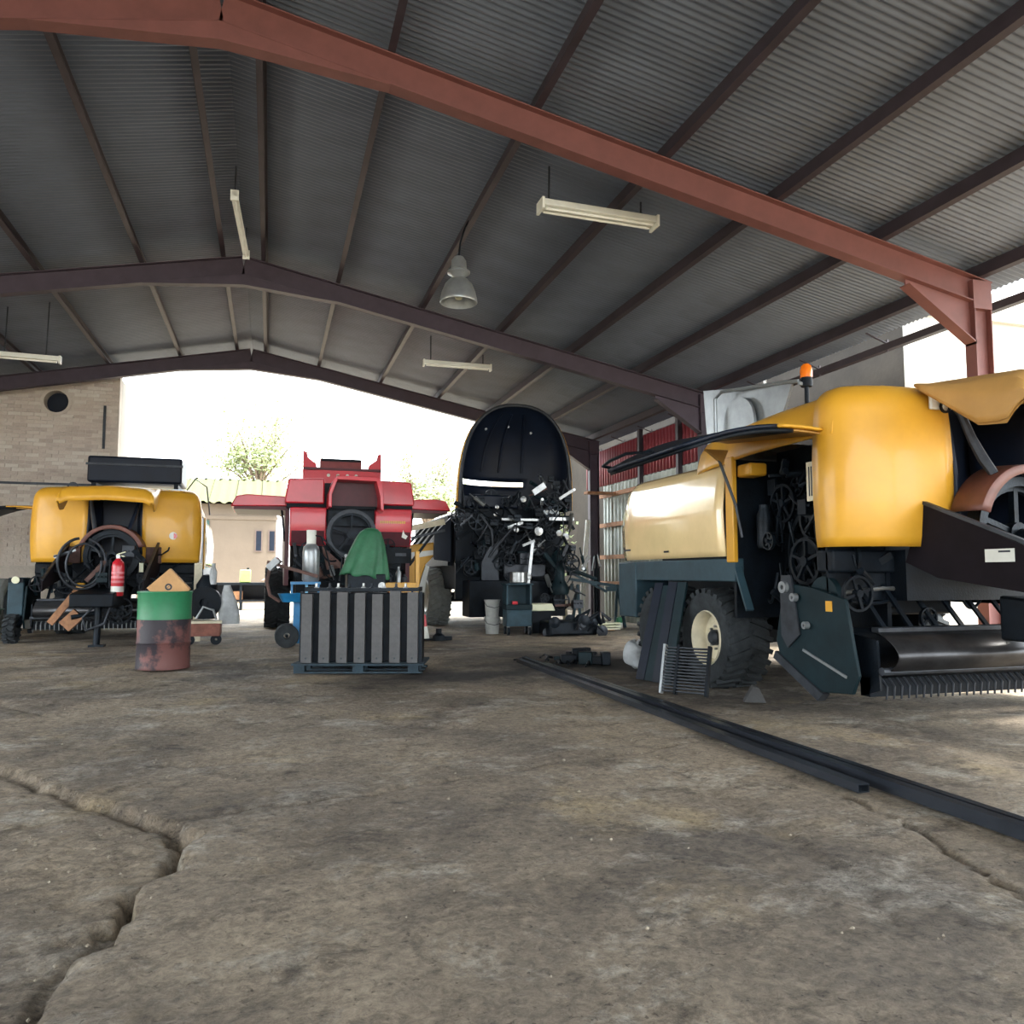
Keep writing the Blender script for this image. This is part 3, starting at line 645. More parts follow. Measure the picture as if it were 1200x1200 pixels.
    me = MB().tube([(0, .14, .36), (0, .02, .33), (0, -.06, .25), (0, -.05, .16)], [.012, .012, .010, .007], 6).mesh('tine', DGREY if near else GREY)
    for i in range(34): link('tine', me, t, loc=(-1.12 + i * 2.24 / 33, 0, .03))
    for i in range(9): MB().bar((-1.0 + i * .25, .36, 1.02), (-1.0 + i * .25, .08, .7), .04, .02).build('crop_finger', BLK, t)
    MB().tube([(-1.28, .35, .95), (-.8, .33, .995), (-.45, .3, .99), (.3, .3, .965), (1.25, .33, .955)], .018, 8).build('cross_rod', STEEL, t)
    for z, m in ((1.035, GLASSY), (.955, WHITE)): MB().lathe([(0, -.03), (.045, -.03), (.055, -.015), (.055, .01), (.03, .03), (0, .03)], (-.585, .26, z), 'Y', 18).build('reflector', m, t)
    MB().box(-.30, -.22, .26, .34, .95, 1.03).build('clamp', BLK, t, bevel=.01)
    MB().box(-W + .05, W - .05, .30, .5, 1.12, 1.3).build('front_beam', BLK, t, bevel=.02)
    clutter(t, (-1.2, 1.2, .12, .42, .75, 1.28), 20, 31, 'Y', mats=[BLK, BLK, BLK2], hl=.08)
    return t

A = yellow_baler((5.47, 4.9, 0), 'large yellow square baler in the right foreground with its wing door raised', True)
W = 1.32
# top of the near baler: grey sheet deck, rail, amber beacon
MB().prism([(2.0, 2.35), (3.2, 2.35), (3.3, 3.28), (1.65, 2.98)], 'X', -.60, -.57).build('grey_deck_sheet', GREY, A)
MB().box(-.6, .6, 2.0, 3.2, 2.32, 2.36).build('deck_floor', GREY, A)
MB().tube([(-.72, 2.85, 2.4), (-.72, 2.85, 3.08), (-.70, 2.75, 3.14), (-.6, 1.75, 3.02), (-.55, 1.6, 3.0)], .02, 8).build('hand_rail', GREY, A)
MB().lathe([(.0, 0), (.30, 0), (.30, .03), (.27, .05), (0, .05)], (-.66, 2.5, 2.72), 'X', 24).build('deck_disc', GREY, A)
bc = MB().cyl((-.46, 1.6, 2.60), (-.46, 1.6, 2.98), .022, 10).build('beacon_stem', BLK, A)
MB().lathe([(0, 0), (.055, 0), (.06, .03), (.055, .09), (0, .09)], (-.46, 1.6, 2.95), 'Z', 16).build('beacon_base', BLK, bc)
MB().lathe([(.058, 0), (.06, .07), (.05, .115), (.03, .135), (0, .14)], (-.46, 1.6, 3.04), 'Z', 18).build('beacon_lens', ORANGE, bc)
MB().tube([(-.55, 1.6, 2.98), (-.46, 1.6, 2.97)], .02, 8).build('beacon_arm', GREY, A)

B = yellow_baler((-2.55, 14.9, 0), 'yellow square baler at the left in front of the brick wall', False)
tb = MB().box(-.80, .86, 1.6, 2.6, 2.86, 3.36).build('twine_box', NAVY, B, bevel=.04)
MB().box(-.82, .88, 1.56, 1.62, 3.18, 3.22).build('box_lip', DGREY, tb)
for x in (-.7, .75): MB().box(x - .04, x + .04, 1.7, 2.5, 2.5, 3.05).build('box_leg', BLK, B)
MB().box(-1.0, .95, 1.5, 2.5, 2.62, 2.75).build('rear_shelf', GREY, B)
MB().tube([(.86, 1.7, 2.62), (1.1, 1.7, 2.98), (1.3, 1.9, 2.85), (1.36, 2.0, 2.3)], .014, 6).build('bent_rail', DGREY, B)
MB().lathe([(.07, -.01), (.1, -.01), (.1, .01), (.07, .01)], (-.98, 1.4, 2.72), 'Y', 16, True).build('rail_loop', DGREY, B)
for p in ((.5, 1.35, 2.66), ): MB().box(p[0], p[0] + .2, p[1], p[1] + .02, 2.66, 2.7).build('white_tab', WHITE, B)
dk = MB().lathe([(0, 0), (.065, 0), (.065, .01), (0, .01)], (.92, -.055, 1.78), 'Y', 20).build('round_sticker', WHITE, B)
MB().prism([(.93, 1.73), (.975, 1.74), (.98, 1.80), (.93, 1.83)], 'Y', -.062, -.057).build('sticker_red', EXT, dk)
# draw-bar gear of the left baler: hoses in a loop, gearbox, lever, gauge wheel
b = MB(); b.tube([(-.28 + .34 * math.cos(a), -1.05 + .03 * math.sin(2 * a), 1.28 + .40 * math.sin(a)) for a in [2 * PI * i / 30 * .94 + 1.7 for i in range(31)]], .022, 8); b.build('coiled_hose', DGREY, B)
MB().tube([(-.24 + .25 * math.cos(a), -1.1, 1.26 + .33 * math.sin(a)) for a in [2 * PI * i / 30 * .97 + .4 for i in range(31)]], .018, 8).build('coiled_hose', DGREY, B)
MB().tube([(-.05, -1.2, .62), (-.2, -1.22, .45), (-.15, -1.22, .25), (.1, -1.2, .35), (.22, -1.2, .75)], .02, 8).build('hanging_hose', DGREY, B)
MB().bar((-.72, -.9, .35), (-.28, -.95, .95), .10, .06, (0, 1, 0)).build('jack_arm', WOOD, B)
MB().bar((-.5, -.98, .30), (-.3, -.98, .5), .2, .12, (0, 1, 0)).build('jack_shoe', WOOD, B)
MB().box(-.36, -.24, -1.0, -.9, .86, .98).build('yellow_coupling', YEL, B, bevel=.02)
MB().tube([(.62, -.15, 1.44), (.76, -.16, 1.45), (.86, -.17, 1.52), (.88, -.17, 1.58)], .014, 8).build('lever', BLK, B)
MB().box(.48, .54, -.6, -.52, 1.15, 1.3).build('yellow_tag', GLASSY, B)
clutter(B, (-.8, .7, -1.1, -.3, .45, 1.5), 46, 21, 'Y', hl=.12)
MB().tube([(-.02, -1.1, .0), (0, -1.1, .8)], .05, 10).build('parking_jack', BLK2, B)
MB().box(-.12, .1, -1.2, -1.0, -.01, .02).build('jack_foot', BLK2, B)
tc_ = MB().box(-1.60, -1.36, .10, .5, .42, 1.06).build('teal_cover', TEAL, B, bevel=.02)
MB().box(-1.59, -1.37, .08, .11, .98, 1.05).build('cover_band', BLK, tc_)
MB().lathe([(0, 0), (.06, 0), (.06, .03), (0, .03)], (-1.48, .06, 1.02), 'Y', 14).build('lamp_lens', GLASSY, tc_)
wheel(B, -1.49, .02, .22, .17, -1, TYRE, 'gauge_wheel', BLK, 16)
MB().bar((-1.40, .06, .25), (-1.36, .3, .6), .05, .05).build('gauge_wheel_arm', BLK, B)

# ------------------------------------------------------------------ red baler
def red_baler(loc):
    t = thing('square_baler', 'red square baler with both side wings raised, in the middle of the shed', 'baler', loc)
    w = 1.23
    for s in (1, -1):
        # upper visor with chamfered shoulder, lower panel with chin
        up = [(s * .50, 2.46), (s * w, 2.46), (s * (w + .0), 2.55), (s * (w - .06), 2.93), (s * .50, 2.95)]
        MB().prism(up, 'Y', -.02, .9).build('upper_visor', RED, t, bevel=.03)
        MB().box(s * .5, s * (w - .03), .03, .3, 2.38, 2.47).build('visor_gap', BLK, t)
        x1 = w - .10 if s < 0 else w - .05
        lo = [(-.02, 2.39), (-.05, 2.0), (.03, 1.66), (.30, 1.66), (.30, 2.39)]
        p = MB().prism(lo, 'X', s * .46, s * x1).build('lower_panel', RED, t, bevel=.02)
        ch = MB().prism([(-.052, 1.94), (.025, 1.67), (.035, 1.67), (-.04, 1.94)], 'X', s * .50, s * (x1 - .03)).build('chin', DRED, p)
        MB().box(s * (w - .1), s * (w - .02), .35, 3.9, .9, 2.40).build('side_wall', DRED, t)
        if s > 0:
            b = MB(); x = .56
            for k in range(12): b.box(x, x + .028, -.056, -.045, 2.105, 2.155); x += .042
            b.build('yellow_lettering', YEL, p, rot=None)
            MB().prism([(.98, 1.84), (1.06, 1.80), (1.10, 1.86), (1.04, 1.90), (1.01, 1.98)], 'Y', -.058, -.045).build('white_sticker', WHITE, p)
        # raised wings
        z0 = 2.40; a, c = w - .05, w + (.98 if s < 0 else .80)
        pw = [(s * a, z0 + .02), (s * c, z0), (s * (c - .10), z0 + .20), (s * (c - .30), z0 + .235), (s * a, z0 + .21)]
        wg = MB().prism(pw, 'Y', .25, 1.9).build('wing_door', RED, t, bevel=.02)
        MB().box(min(s * a, s * (c - .06)), max(s * a, s * (c - .06)), .3, 1.85, z0 - .05, z0 + .02).build('wing_lining', DRED, wg)
        MB().cyl((s * (w + .05), .4, 2.38), (s * (w - .02), .4, 1.75), .02, 8).build('gas_strut', BLK, t)
        for y in (2.3, 3.6): wheel(t, s * (w - .12 + (.2 if s < 0 else -.2)), y, .62, .52, s, TYRE)
    for s in (1,):
        b = MB()
        for k in range(4): b.bar((s * (w - .0), .5 + k * .3, 1.3 + .1 * k), (s * (w + .72 - .1 * k), .6 + k * .25, 2.25 - .05 * k), .05, .05)
        b.build('folded_frame', BLK, t)
    MB().bar((1.25, .45, 2.05), (1.95, .5, 2.2), .05, .12).build('pale_panel_edge', CREAM, t)
    MB().bar((1.25, .40, 1.85), (1.95, .45, 2.02), .04, .05).build('lower_rail', DGREY, t)
    MB().box(-w + .2, w - .2, .5, 4.3, .75, 2.35).build('bale_chamber', BLK, t)
    # centre bay, raised lid, flywheel
    MB().box(-.5, .5, .30, .34, .8, 2.9).build('centre_bay_back', NAVY, t)
    MB().prism([(-.46, 2.36), (-.46, 2.62), (-.38, 2.86), (-.30, 2.95), (.42, 2.95), (.53, 2.86), (.56, 2.55), (.56, 2.30), (.50, 2.34), (.49, 2.58), (.42, 2.86), (-.30, 2.88), (-.40, 2.60), (-.40, 2.36)], 'Y', -.55, .02).build('centre_lid', RED, t, bevel=.01)
    MB().prism([(-.40, 2.36), (-.40, 2.60), (-.30, 2.88), (.42, 2.86), (.49, 2.58), (.50, 2.42)], 'Y', -.10, -.06).build('lid_inner_skin', DRED, t)
    MB().box(-.42, .46, -.14, -.10, 2.36, 2.42).build('lid_bar', BLK, t)
    MB().box(-.42, .46, .1, .14, 2.05, 2.4).build('screen', BLK2, t)
    MB().lathe([(.40, -.05), (.47, -.05), (.47, .05), (.40, .05)], (0, -.2, 1.88), 'Y', 34, True).build('flywheel', DGREY, t); sprocket(t, (0, -.18, 1.88), .42, BLK2, 'Y', 5, t=.05, name='flywheel_spokes')
    # rear tower with four round white marks in place of glyphs
    tw = MB().box(-.84, .82, 1.9, 2.3, 2.6, 3.42).build('rear_tower', RED, t, bevel=.02)
    MB().box(-.84, .82, 1.86, 1.90, 3.36, 3.41).build('tower_rib', DRED, tw)
    for s, x in ((-1, -.84), (1, .82)):
        MB().prism([(x, 3.35), (x, 3.76), (x - s * .07, 3.74), (x - s * .10, 3.62), (x - s * .26, 3.50), (x - s * .30, 3.35)], 'Y', 1.9, 2.0).build('tower_horn', RED, tw)
    MB().box(-.48, .40, 1.95, 2.25, 3.38, 3.62).build('tower_top', mat('dull_red_top', S(120, 54, 56), .6, 0, .15, 5), tw, bevel=.02)
    MB().box(-.46, .38, 1.94, 1.96, 3.56, 3.62).build('tower_slot', BLK, tw)
    for x in (-.31, -.11, .09, .28): MB().lathe([(0, 0), (.035, .01), (.035, .04), (0, .04)], (x, 1.865, 3.25), 'Y', 12).build('tower_mark', WHITE, tw)
    # underside gear and draw-bar
    MB().box(-1.0, 1.0, .1, .5, .75, 1.68).build('front_beam', BLK, t)
    MB().prism([(-.1, .6), (-.1, .95), (-1.4, .8), (-1.4, .6)], 'X', -.25, .25).build('drawbar', BLK, t)
    clutter(t, (-1.05, 1.1, -.35, .08, .5, 1.7), 54, 51, 'Y', hl=.10)
    MB().tube([(-.55, -.3, 1.8), (-.2, -.6, 1.4), (-.25, -.7, 1.0)], .016, 6).build('hose', DGREY, t)
    MB().prism([(-.55, 1.65), (-.1, 1.25), (-.45, 1.2)], 'Y', -.25, -.22).build('brown_guard', RUST, t)
    return t
C = red_baler((1.46, 15.5, 0))

# ------------------------------------------------------------------ baler with the hood swung up
def open_baler(loc):
    t = thing('square_baler', 'stripped down baler with its black domed hood swung up', 'baler', loc)
    # hood: deep shell seen from inside; outline narrows to a rounded top
    H0, H1 = 2.42, 4.56
    def hw(z):
        k = (z - H0) / (H1 - H0); k = min(max(k, 0), 1)
        return max(.03, 1.17 * max(0, 1 - k ** 3) ** .4167)
    NZ, NA = 30, 26
    def shell(u, v):
        # u: around from left rim over the back to right rim, v: height
        z = H0 + (H1 - H0) * math.sin(v * PI / 2); a = hw(z); th = PI * u; v = (z - H0) / (H1 - H0)
        dep = .95 * (1 - .55 * v ** 2) * (1 - v ** 8)
        x = -a * math.cos(th); y = dep * math.sin(th) ** .8
        return (x + .05 * v, y + .05 - .55 * v * v * 0, z)
    def solid_faces(dr, keep):
        b = MB(); vs = []; n = NZ + 1
        for i in range(NA + 1):
            for j in range(n):
                p = Vector(shell(i / NA, j / NZ)); vs.append(p)
        fs = []
        for i in range(NA):
            for j in range(NZ):
                c = (vs[i * n + j] + vs[(i + 1) * n + j + 1]) / 2
                if keep(c): fs.append((i * n + j, (i + 1) * n + j, (i + 1) * n + j + 1, i * n + j + 1))
        if dr: vs = [Vector((p.x * (1 + dr), (p.y + dr * .8) if p.y > .06 else p.y, p.z + dr * .4)) for p in vs]
        return b.add(vs, fs)
    slot = lambda c: not (2.94 < c.z < 3.12 and -1.10 < c.x < .48)
    hd = solid_faces(0, slot).build('hood_lining', NAVY, t, solid=.02, ang=60)
    solid_faces(.035, slot).build('hood_skin', YEL, hd, solid=.015, ang=60)
    # rim flange
    rim = [Vector(shell(0, j / 20)) for j in range(21)] + [Vector(shell(1, 1 - j / 20)) for j in range(1, 21)]
    MB().tube([p + Vector((0, -.01, 0)) for p in rim], .035, 8).build('hood_rim', DGREY, hd)
    for k, (uu) in enumerate((.34, .46, .60)):
        MB().tube([Vector(shell(uu, .26 + .5 * j / 8)) + Vector((0, -.03, 0)) for j in range(9)], .025, 6).build('hood_rib', NAVY, hd)
    for (uu, vv) in ((.28, .58), (.66, .57), (.47, .62)): p = Vector(shell(uu, vv)); MB().cyl(p, p + Vector((0, -.05, 0)), .025, 10).build('hood_bolt', STEEL, hd)
    for s in (1, -1): MB().cyl((s * 1.12, .1, 3.1), (s * 1.0, .35, 2.35), .02, 8).build('gas_strut', DGREY, t)
    # machine body
    MB().box(-1.05, 1.05, .55, 5.2, .8, 2.42).build('bale_chamber', BLK, t, bevel=.03)
    MB().box(-1.15, -1.0, 1.2, 5.2, 1.3, 2.35).build('side_frame', BLK, t)
    MB().box(-1.15, 1.1, .45, .55, .62, 2.46).build('front_frame', BLK, t)
    MB().box(-1.1, .15, .30, .5, 2.46, 2.74).build('dash_panel', NAVY, t, bevel=.04)
    MB().prism([(-1.15, 1.38), (-1.15, 2.3), (-1.5, 1.95), (-1.5, 1.42)], 'Y', .9, 1.0).build('dark_wing', NAVY, t)
    for y in (2.6, 3.85): wheel(t, -1.12, y, .63, .5, -1, TYRE2, rim=WHITE)
    for y in (2.6, 3.85): wheel(t, 1.12, y, .63, .5, 1, TYRE)
    MB().box(-.9, .9, 2.4, 4.0, .5, .7).build('axle_beam', BLK, t)
    # knotter bar, shafts and many fittings
    MB().box(-.35, .45, -.12, -.06, 2.18, 2.24).build('knotter_bar', STEEL, t, bevel=.01)
    MB().box(.65, 1.2, -.12, -.05, 2.2, 2.28).build('knotter_bar', STEEL, t, bevel=.01)
    for k in range(5): MB().lathe([(0, -.04), (.05, -.05), (.065, .0), (.05, .05), (0, .06)], (.40 + k * .10, -.12, 2.36 + .02 * (k % 2)), 'Y', 12).build('knotter', GREY, t)
    for (x, z, r_) in ((.42, 1.98, .09), (.85, 1.95, .06), (1.0, 1.88, .07), (.1, 2.62, .06), (-.05, 2.0, .05), (-.45, 2.45, .04), (-.48, 2.3, .04)): MB().lathe([(0, 0), (r_, .01), (r_, .06), (0, .06)], (x, -.16, z), 'Y', 14).build('pulley', STEEL, t)
    MB().bar((.30, -.15, 2.75), (.55, -.15, 2.92), .12, .05, (0, 1, 0)).build('bright_bracket', STEEL, t)
    for s_, pts in ((0, [(-.6, -.1, 1.45), (-.4, -.2, 1.75), (-.1, -.22, 2.08), (.15, -.2, 2.05)]), (1, [(-.75, 0, 2.3), (-.55, -.1, 2.0), (-.52, -.1, 1.7), (-.6, 0, 1.5)]), (2, [(.55, .1, 3.1), (.60, -.02, 2.8), (.8, -.1, 2.6), (1.05, -.1, 2.5), (1.12, -.05, 2.8), (1.0, 0, 3.05)]), (3, [(.9, 0, 3.0), (.86, -.05, 2.7), (1.05, -.1, 2.45)])):
        MB().tube(pts, .025, 8).build('bent_pipe', DGREY, t)
    MB().bar((.22, -.35, 1.75), (.08, -.42, .75), .06, .05, (0, 1, 0)).build('prop_bar', STEEL, t)
    MB().bar((.02, -.34, 1.68), (.26, -.36, 1.78), .05, .05).build('prop_head', STEEL, t)
    MB().prism([(-.75, 1.0), (-.75, 1.35), (-.62, 1.62), (-.42, 1.78), (-.40, 1.0)], 'Y', -.1, -.06).build('grey_shield', DGREY, t)
    MB().box(-.32, .55, -.2, -.16, 1.06, 1.32).build('lower_guard', DGREY, t, bevel=.02)
    MB().box(-1.0, 1.0, -.12, .5, .28, 1.0).build('lower_beam', BLK, t, bevel=.02)
    clutter(t, (-1.2, 1.15, -.28, .42, 1.05, 2.75), 130, 77, 'Y', hl=.17)
    clutter(t, (.4, 1.2, -.3, .3, 1.6, 3.1), 34, 79, 'Y', mats=[DGREY, GREY, BLK2, TEALD], hl=.3)
    return t
D = open_baler((4.72, 15.2, 0))
# green shaft stand in front of the open baler is part of it
MB().lathe([(0, .72), (.18, .72), (.20, .8), (.16, .92), (.11, 1.0), (.11, 1.3), (.15, 1.36), (.15, 1.5), (.06, 1.6), (0, 1.6)], (.78, -.35, 0), 'Z', 20).build('green_gearbox', TEALD, D)
MB().cyl((.78, -.35, 1.3), (1.6, -.3, 1.02), .04, 10).build('green_shaft', TEALD, D)
clutter(D, (.45, 1.3, -.62, -.2, .5, 1.7), 26, 91, 'Y', mats=[TEALD, TEALD, BLK2, DGREY], hl=.12)

# ------------------------------------------------------------------ lamps
def fluorescent(p0, p1, w, label, rods, tubes=2, open_=True):
    a, c = Vector(p0), Vector(p1); mid = (a + c) / 2; d = c - a; L = d.length; rz_ = math.atan2(d.y, d.x); ry = -math.asin(d.z / L)
    t = thing('fluorescent_lamp', label, 'lamp', mid, 0, 'hanging fluorescent lamps'); t.rotation_euler = (0, ry, rz_)
    MB().prism([(-w / 2, -.03), (w / 2, -.03), (w / 2 - .02, .05), (-w / 2 + .02, .05)], 'X', -L / 2, L / 2).build('housing', WHITE, t, bevel=.006)
    for k in range(tubes):
        y = (k - (tubes - 1) / 2) * w * .45; MB().cyl((-L / 2 + .06, y, -.05), (L / 2 - .06, y, -.05), .016, 10).build('tube', WHITE, t)
    for s in (1, -1): MB().box(s * L / 2 - .03 * (s > 0), s * L / 2 + .03 * (s < 0), -w / 2 - .003, w / 2 + .003, -.075, .055).build('end_cap', WHITE, t)
    for (x, h) in rods: MB().cyl((x, 0, .05), (x, 0, h), .011, 6).build('drop_rod', DGREY, t)
    return t
fluorescent((2.75, 8.0, 5.18), (4.17, 8.0, 5.16), .20, 'white twin tube lamp hanging nearest, under the right roof slope', ((-.60, .46), (.52, .22)))
fluorescent((2.66, 14.5, 5.10), (3.99, 14.5, 5.10), .10, 'thin white tube lamp hanging behind the middle portal frame at right', ((-.52, .52), (.5, .24)), 1)
fluorescent((-4.45, 14.5, 4.68), (-3.40, 14.5, 4.66), .10, 'white tube lamp hanging at the left over the left baler', ((-.3, .80), (.3, .95)), 1)
fluorescent((-.53, 10.0, 5.78), (-.45, 12.0, 5.82), .09, 'tube lamp fixed lengthwise under the roof ridge', ((-.9, .40), (.9, .36)), 1)
fluorescent((2.6, 20.6, 4.95), (3.5, 20.6, 4.93), .08, 'faint tube lamp at the far open end', (), 1) if False else None
hb = thing('high_bay_lamp', 'bell shaped high bay lamp hanging from a purlin', 'lamp', (2.21, 9.6, 4.55))
MB().lathe([(.235, 0), (.24, .01), (.235, .05), (.215, .14), (.175, .24), (.12, .30), (.07, .32), (.06, .32), (.11, .29), (.165, .23), (.205, .13), (.225, .05), (.228, 0)], (0, 0, 0), 'Z', 32, True).build('bell_shade', GREY, hb)
MB().lathe([(.05, .31), (.075, .33), (.10, .36), (.145, .385), (.145, .41), (.10, .44), (.095, .55), (.06, .60), (0, .62)], (0, 0, 0), 'Z', 24).build('ballast_housing', GREY, hb)
MB().lathe([(0, .04), (.04, .05), (.055, .10), (.05, .2), (.03, .28), (0, .3)], (0, 0, 0), 'Z', 16).build('bulb', GLASSY, hb)
MB().tube([(0, 0, .60), (.02, 0, .8), (.08, 0, 1.0), (.13, 0, 1.1)], .012, 6).build('cord', BLK, hb)

# ------------------------------------------------------------------ floor props
dr = thing('steel_drum', 'rusty steel drum with a green upper band near the left baler', 'drum', (-1.20, 10.35, 0))
MB().lathe([(0, 0), (.30, 0), (.305, .02), (.30, .04), (.298, .29), (.308, .305), (.298, .32), (.298, .58)], (0, 0, 0), 'Z', 36).build('body', DRUM, dr)
MB().lathe([(.290, .58), (.302, .58), (.302, .60), (.299, .62), (.302, .88), (.31, .895), (.305, .91), (.29, .905), (.285, .88), (.285, .58)], (0, 0, 0), 'Z', 36, True).build('green_band', GREEN, dr)
cb = thing('cardboard_box', 'cardboard box standing on its corner in the drum', 'box', (-1.16, 10.37, .67), 0)
M_ = Matrix.Rotation(math.radians(-43), 4, 'Y')
MB().box(-.17, .17, -.09, .09, -.17, .17, M_).build('carton', CARD, cb, loc=(0, 0, .27), bevel=.004)
MB().lathe([(.022, 0), (.04, 0), (.04, .004), (.022, .004)], (.0, -.094, .29), 'Y', 18, True).build('printed_mark', DGREY, cb)
MB().bar((-.02, -.093, .275), (.02, -.093, .305), .004, .012, (0, 1, 0)).build('printed_mark', DGREY, cb)

fe = thing('fire_extinguisher', 'red fire extinguisher with white label on the left baler drawbar', 'extinguisher', (-2.26, 13.55, .78))
MB().lathe([(0, 0), (.085, 0), (.092, .015), (.092, .46), (.08, .52), (.04, .56), (.035, .58), (0, .58)], (0, 0, 0), 'Z', 24).build('cylinder', EXT, fe)
MB().lathe([(.0935, .06), (.0935, .15), (.093, .15), (.093, .06)], (0, 0, 0), 'Z', 24, True).build('label_band', WHITE, fe)
b = MB()
for k in range(3): b.lathe([(.0935, .20 + k * .07), (.0935, .235 + k * .07), (.093, .235 + k * .07), (.093, .20 + k * .07)], (0, 0, 0), 'Z', 24, True)
b.build('label_lines', mat('pale_red_print', S(214, 130, 136), .5), fe)
MB().box(-.03, .03, -.03, .03, .57, .64).build('valve', STEEL, fe, bevel=.006); MB().bar((-.02, 0, .64), (.10, -.02, .68), .03, .015).bar((-.02, 0, .63), (.09, -.02, .61), .03, .012).build('handle', GLASSY, fe)
MB().tube([(-.03, 0, .61), (-.11, 0, .58), (-.12, 0, .3), (-.11, 0, .12)], .012, 8).build('hose', BLK, fe)
MB().box(-.10, .10, .06, .16, .1, .5).build('bracket', BLK, fe)

# pallet and seven upright profiles
pl = thing('pallet', 'low dark teal pallet under the upright aluminium profiles', 'pallet', (1.06, 9.45, 0), -.28)
for y in (-.30, 0, .30): MB().box(-.72, .72, y - .05, y + .05, .0, .02).build('bottom_board', PALW, pl)
for x in (-.66, 0, .62):
    for y in (-.30, 0, .30): MB().box(x - .06, x + .06, y - .05, y + .05, .02, .09).build('block', PALW, pl)
for i in range(7): MB().box(-.74, .74, -.38 + i * .11, -.30 + i * .11, .09, .112).build('deck_board', PALW, pl)
pc = Matrix.Rotation(-.28, 4, 'Z')
prof_me = MB().box(-.06, .06, -.05, .05, 0, .80).mesh('aluminium_profile', ALU)
words = ['leftmost', 'second from left', 'third from left', 'middle', 'third from right', 'second from right', 'rightmost']
for i in range(7):
    p = pc @ Vector((-.60 + i * .20, -.24, 0)); o = thing('aluminium_profile', 'upright grey metal channel on the pallet, %s of seven' % words[i], 'metal channel', (1.06 + p.x, 9.45 + p.y, .112), -.28, 'upright metal channels on the pallet')
    h = .79 + .012 * ((i * 3) % 4 - 1.5)
    MB().box(-.060, .060, -.045, -.035, 0, h).build('face', ALU, o); MB().box(-.060, -.052, -.035, .03, 0, h).build('flange', ALU, o); MB().box(.052, .060, -.035, .03, 0, h).build('flange', ALU, o)
    MB().cyl((0, -.05, .05), (0, -.035, .05), .012, 8).build('hole_plug', DGREY, o)
sr = thing('steel_rack', 'black steel box on the pallet behind the metal channels', 'rack', (1.06, 9.45, .112), -.28)
MB().box(-.68, .68, -.17, .30, 0, .78).build('case', BLK, sr, bevel=.01)
for x in (-.68, .68): MB().box(x - .02, x + .02, -.19, -.15, 0, .80).build('corner_post', BLK2, sr)
tr_ = thing('parts_tray', 'black parts tray lying on the black box behind the metal channels', 'tray', (1.06, 9.45, .912), -.28)
MB().box(-.64, .64, -.14, .22, 0, .012).box(-.66, -.64, -.14, .22, 0, .05).box(.64, .66, -.14, .22, 0, .05).box(-.66, .66, -.16, -.14, 0, .04).box(-.66, .66, .20, .22, 0, .04).build('pan', BLK2, tr_)
r = random.Random(4)
for k in range(9):
    x = -.55 + k * .13; MB().lathe([(0, 0), (.03, 0), (.03, .03), (.015, .04), (.015, .08), (0, .08)], (x, r.uniform(-.1, .15), .013), 'Z', 8).build('fitting', r.choice([STEEL, DGREY, BLK2]), tr_)

# blue stand with basin
bs = thing('blue_stand', 'blue workshop stand with a tilted blue basin and small wheels', 'stand', (.40, 12.7, 0))
MB().lathe([(.0, .03), (.20, .03), (.26, .15), (.27, .16), (.255, .16), (.19, .05), (0, .05)], (-.02, 0, .66), 'Z', 20).build('basin', BLUE, bs)
MB().box(-.05, .05, -.05, .05, .08, .70).build('post', BLUE, bs, bevel=.01); MB().box(-.10, .40, -.06, .06, .06, .14).build('foot', BLUE, bs, bevel=.01)
MB().box(.12, .16, -.03, .03, .12, 1.05).build('tube', mat('faded_blue_steel', S(90, 140, 165), .4, .3), bs)
for y in (-.14, .14): MB().lathe([(.05, -.03), (.17, -.035), (.18, 0), (.17, .035), (.05, .03)], (-.14, y, .18), 'Y', 22, True).build('wheel', TYRE, bs)
MB().cyl((-.14, -.16, .18), (-.14, .16, .18), .025, 8).build('axle', BLK, bs)
MB().box(-.10, .34, -.20, .20, .96, 1.0).build('shelf', BLUE, bs); MB().bar((-.45, -.1, 1.30), (.30, -.15, 1.08), .10, .05).build('arm', RUST, bs)
for x in (-.08, .32): MB().box(x - .015, x + .015, -.02, .02, .72, .97).build('upright', BLUE, bs)
MB().tube([(-.40, -.1, 1.25), (-.45, -.12, 1.0), (-.40, -.1, .8), (-.25, -.1, .7)], .025, 8).build('bent_pipe', RUST, bs)
MB().bar((-.42, -.1, 1.2), (-.28, -.14, 1.34), .16, .10).build('head', GREY, bs)
gc = thing('gas_cylinder', 'grey gas cylinder with pale collar standing on the blue stand', 'gas cylinder', (.60, 12.72, 1.0))
MB().lathe([(0, 0), (.11, 0), (.13, .03), (.13, .46), (.115, .54), (.07, .585), (.05, .60), (0, .60)], (0, 0, 0), 'Z', 24).build('shell', GREY, gc)
MB().lathe([(.06, .58), (.065, .78), (.075, .80), (.07, .58)], (0, 0, 0), 'Z', 16, True).build('collar', WHITE, gc); MB().box(-.02, .02, -.02, .02, .6, .74).build('valve', STEEL, gc)
MB().tube([(.03, -.03, .72), (.14, -.04, .70), (.2, -.04, .55), (.3, -.02, .2), (.42, 0, -.1)], .012, 6).build('hose', BLK, gc)

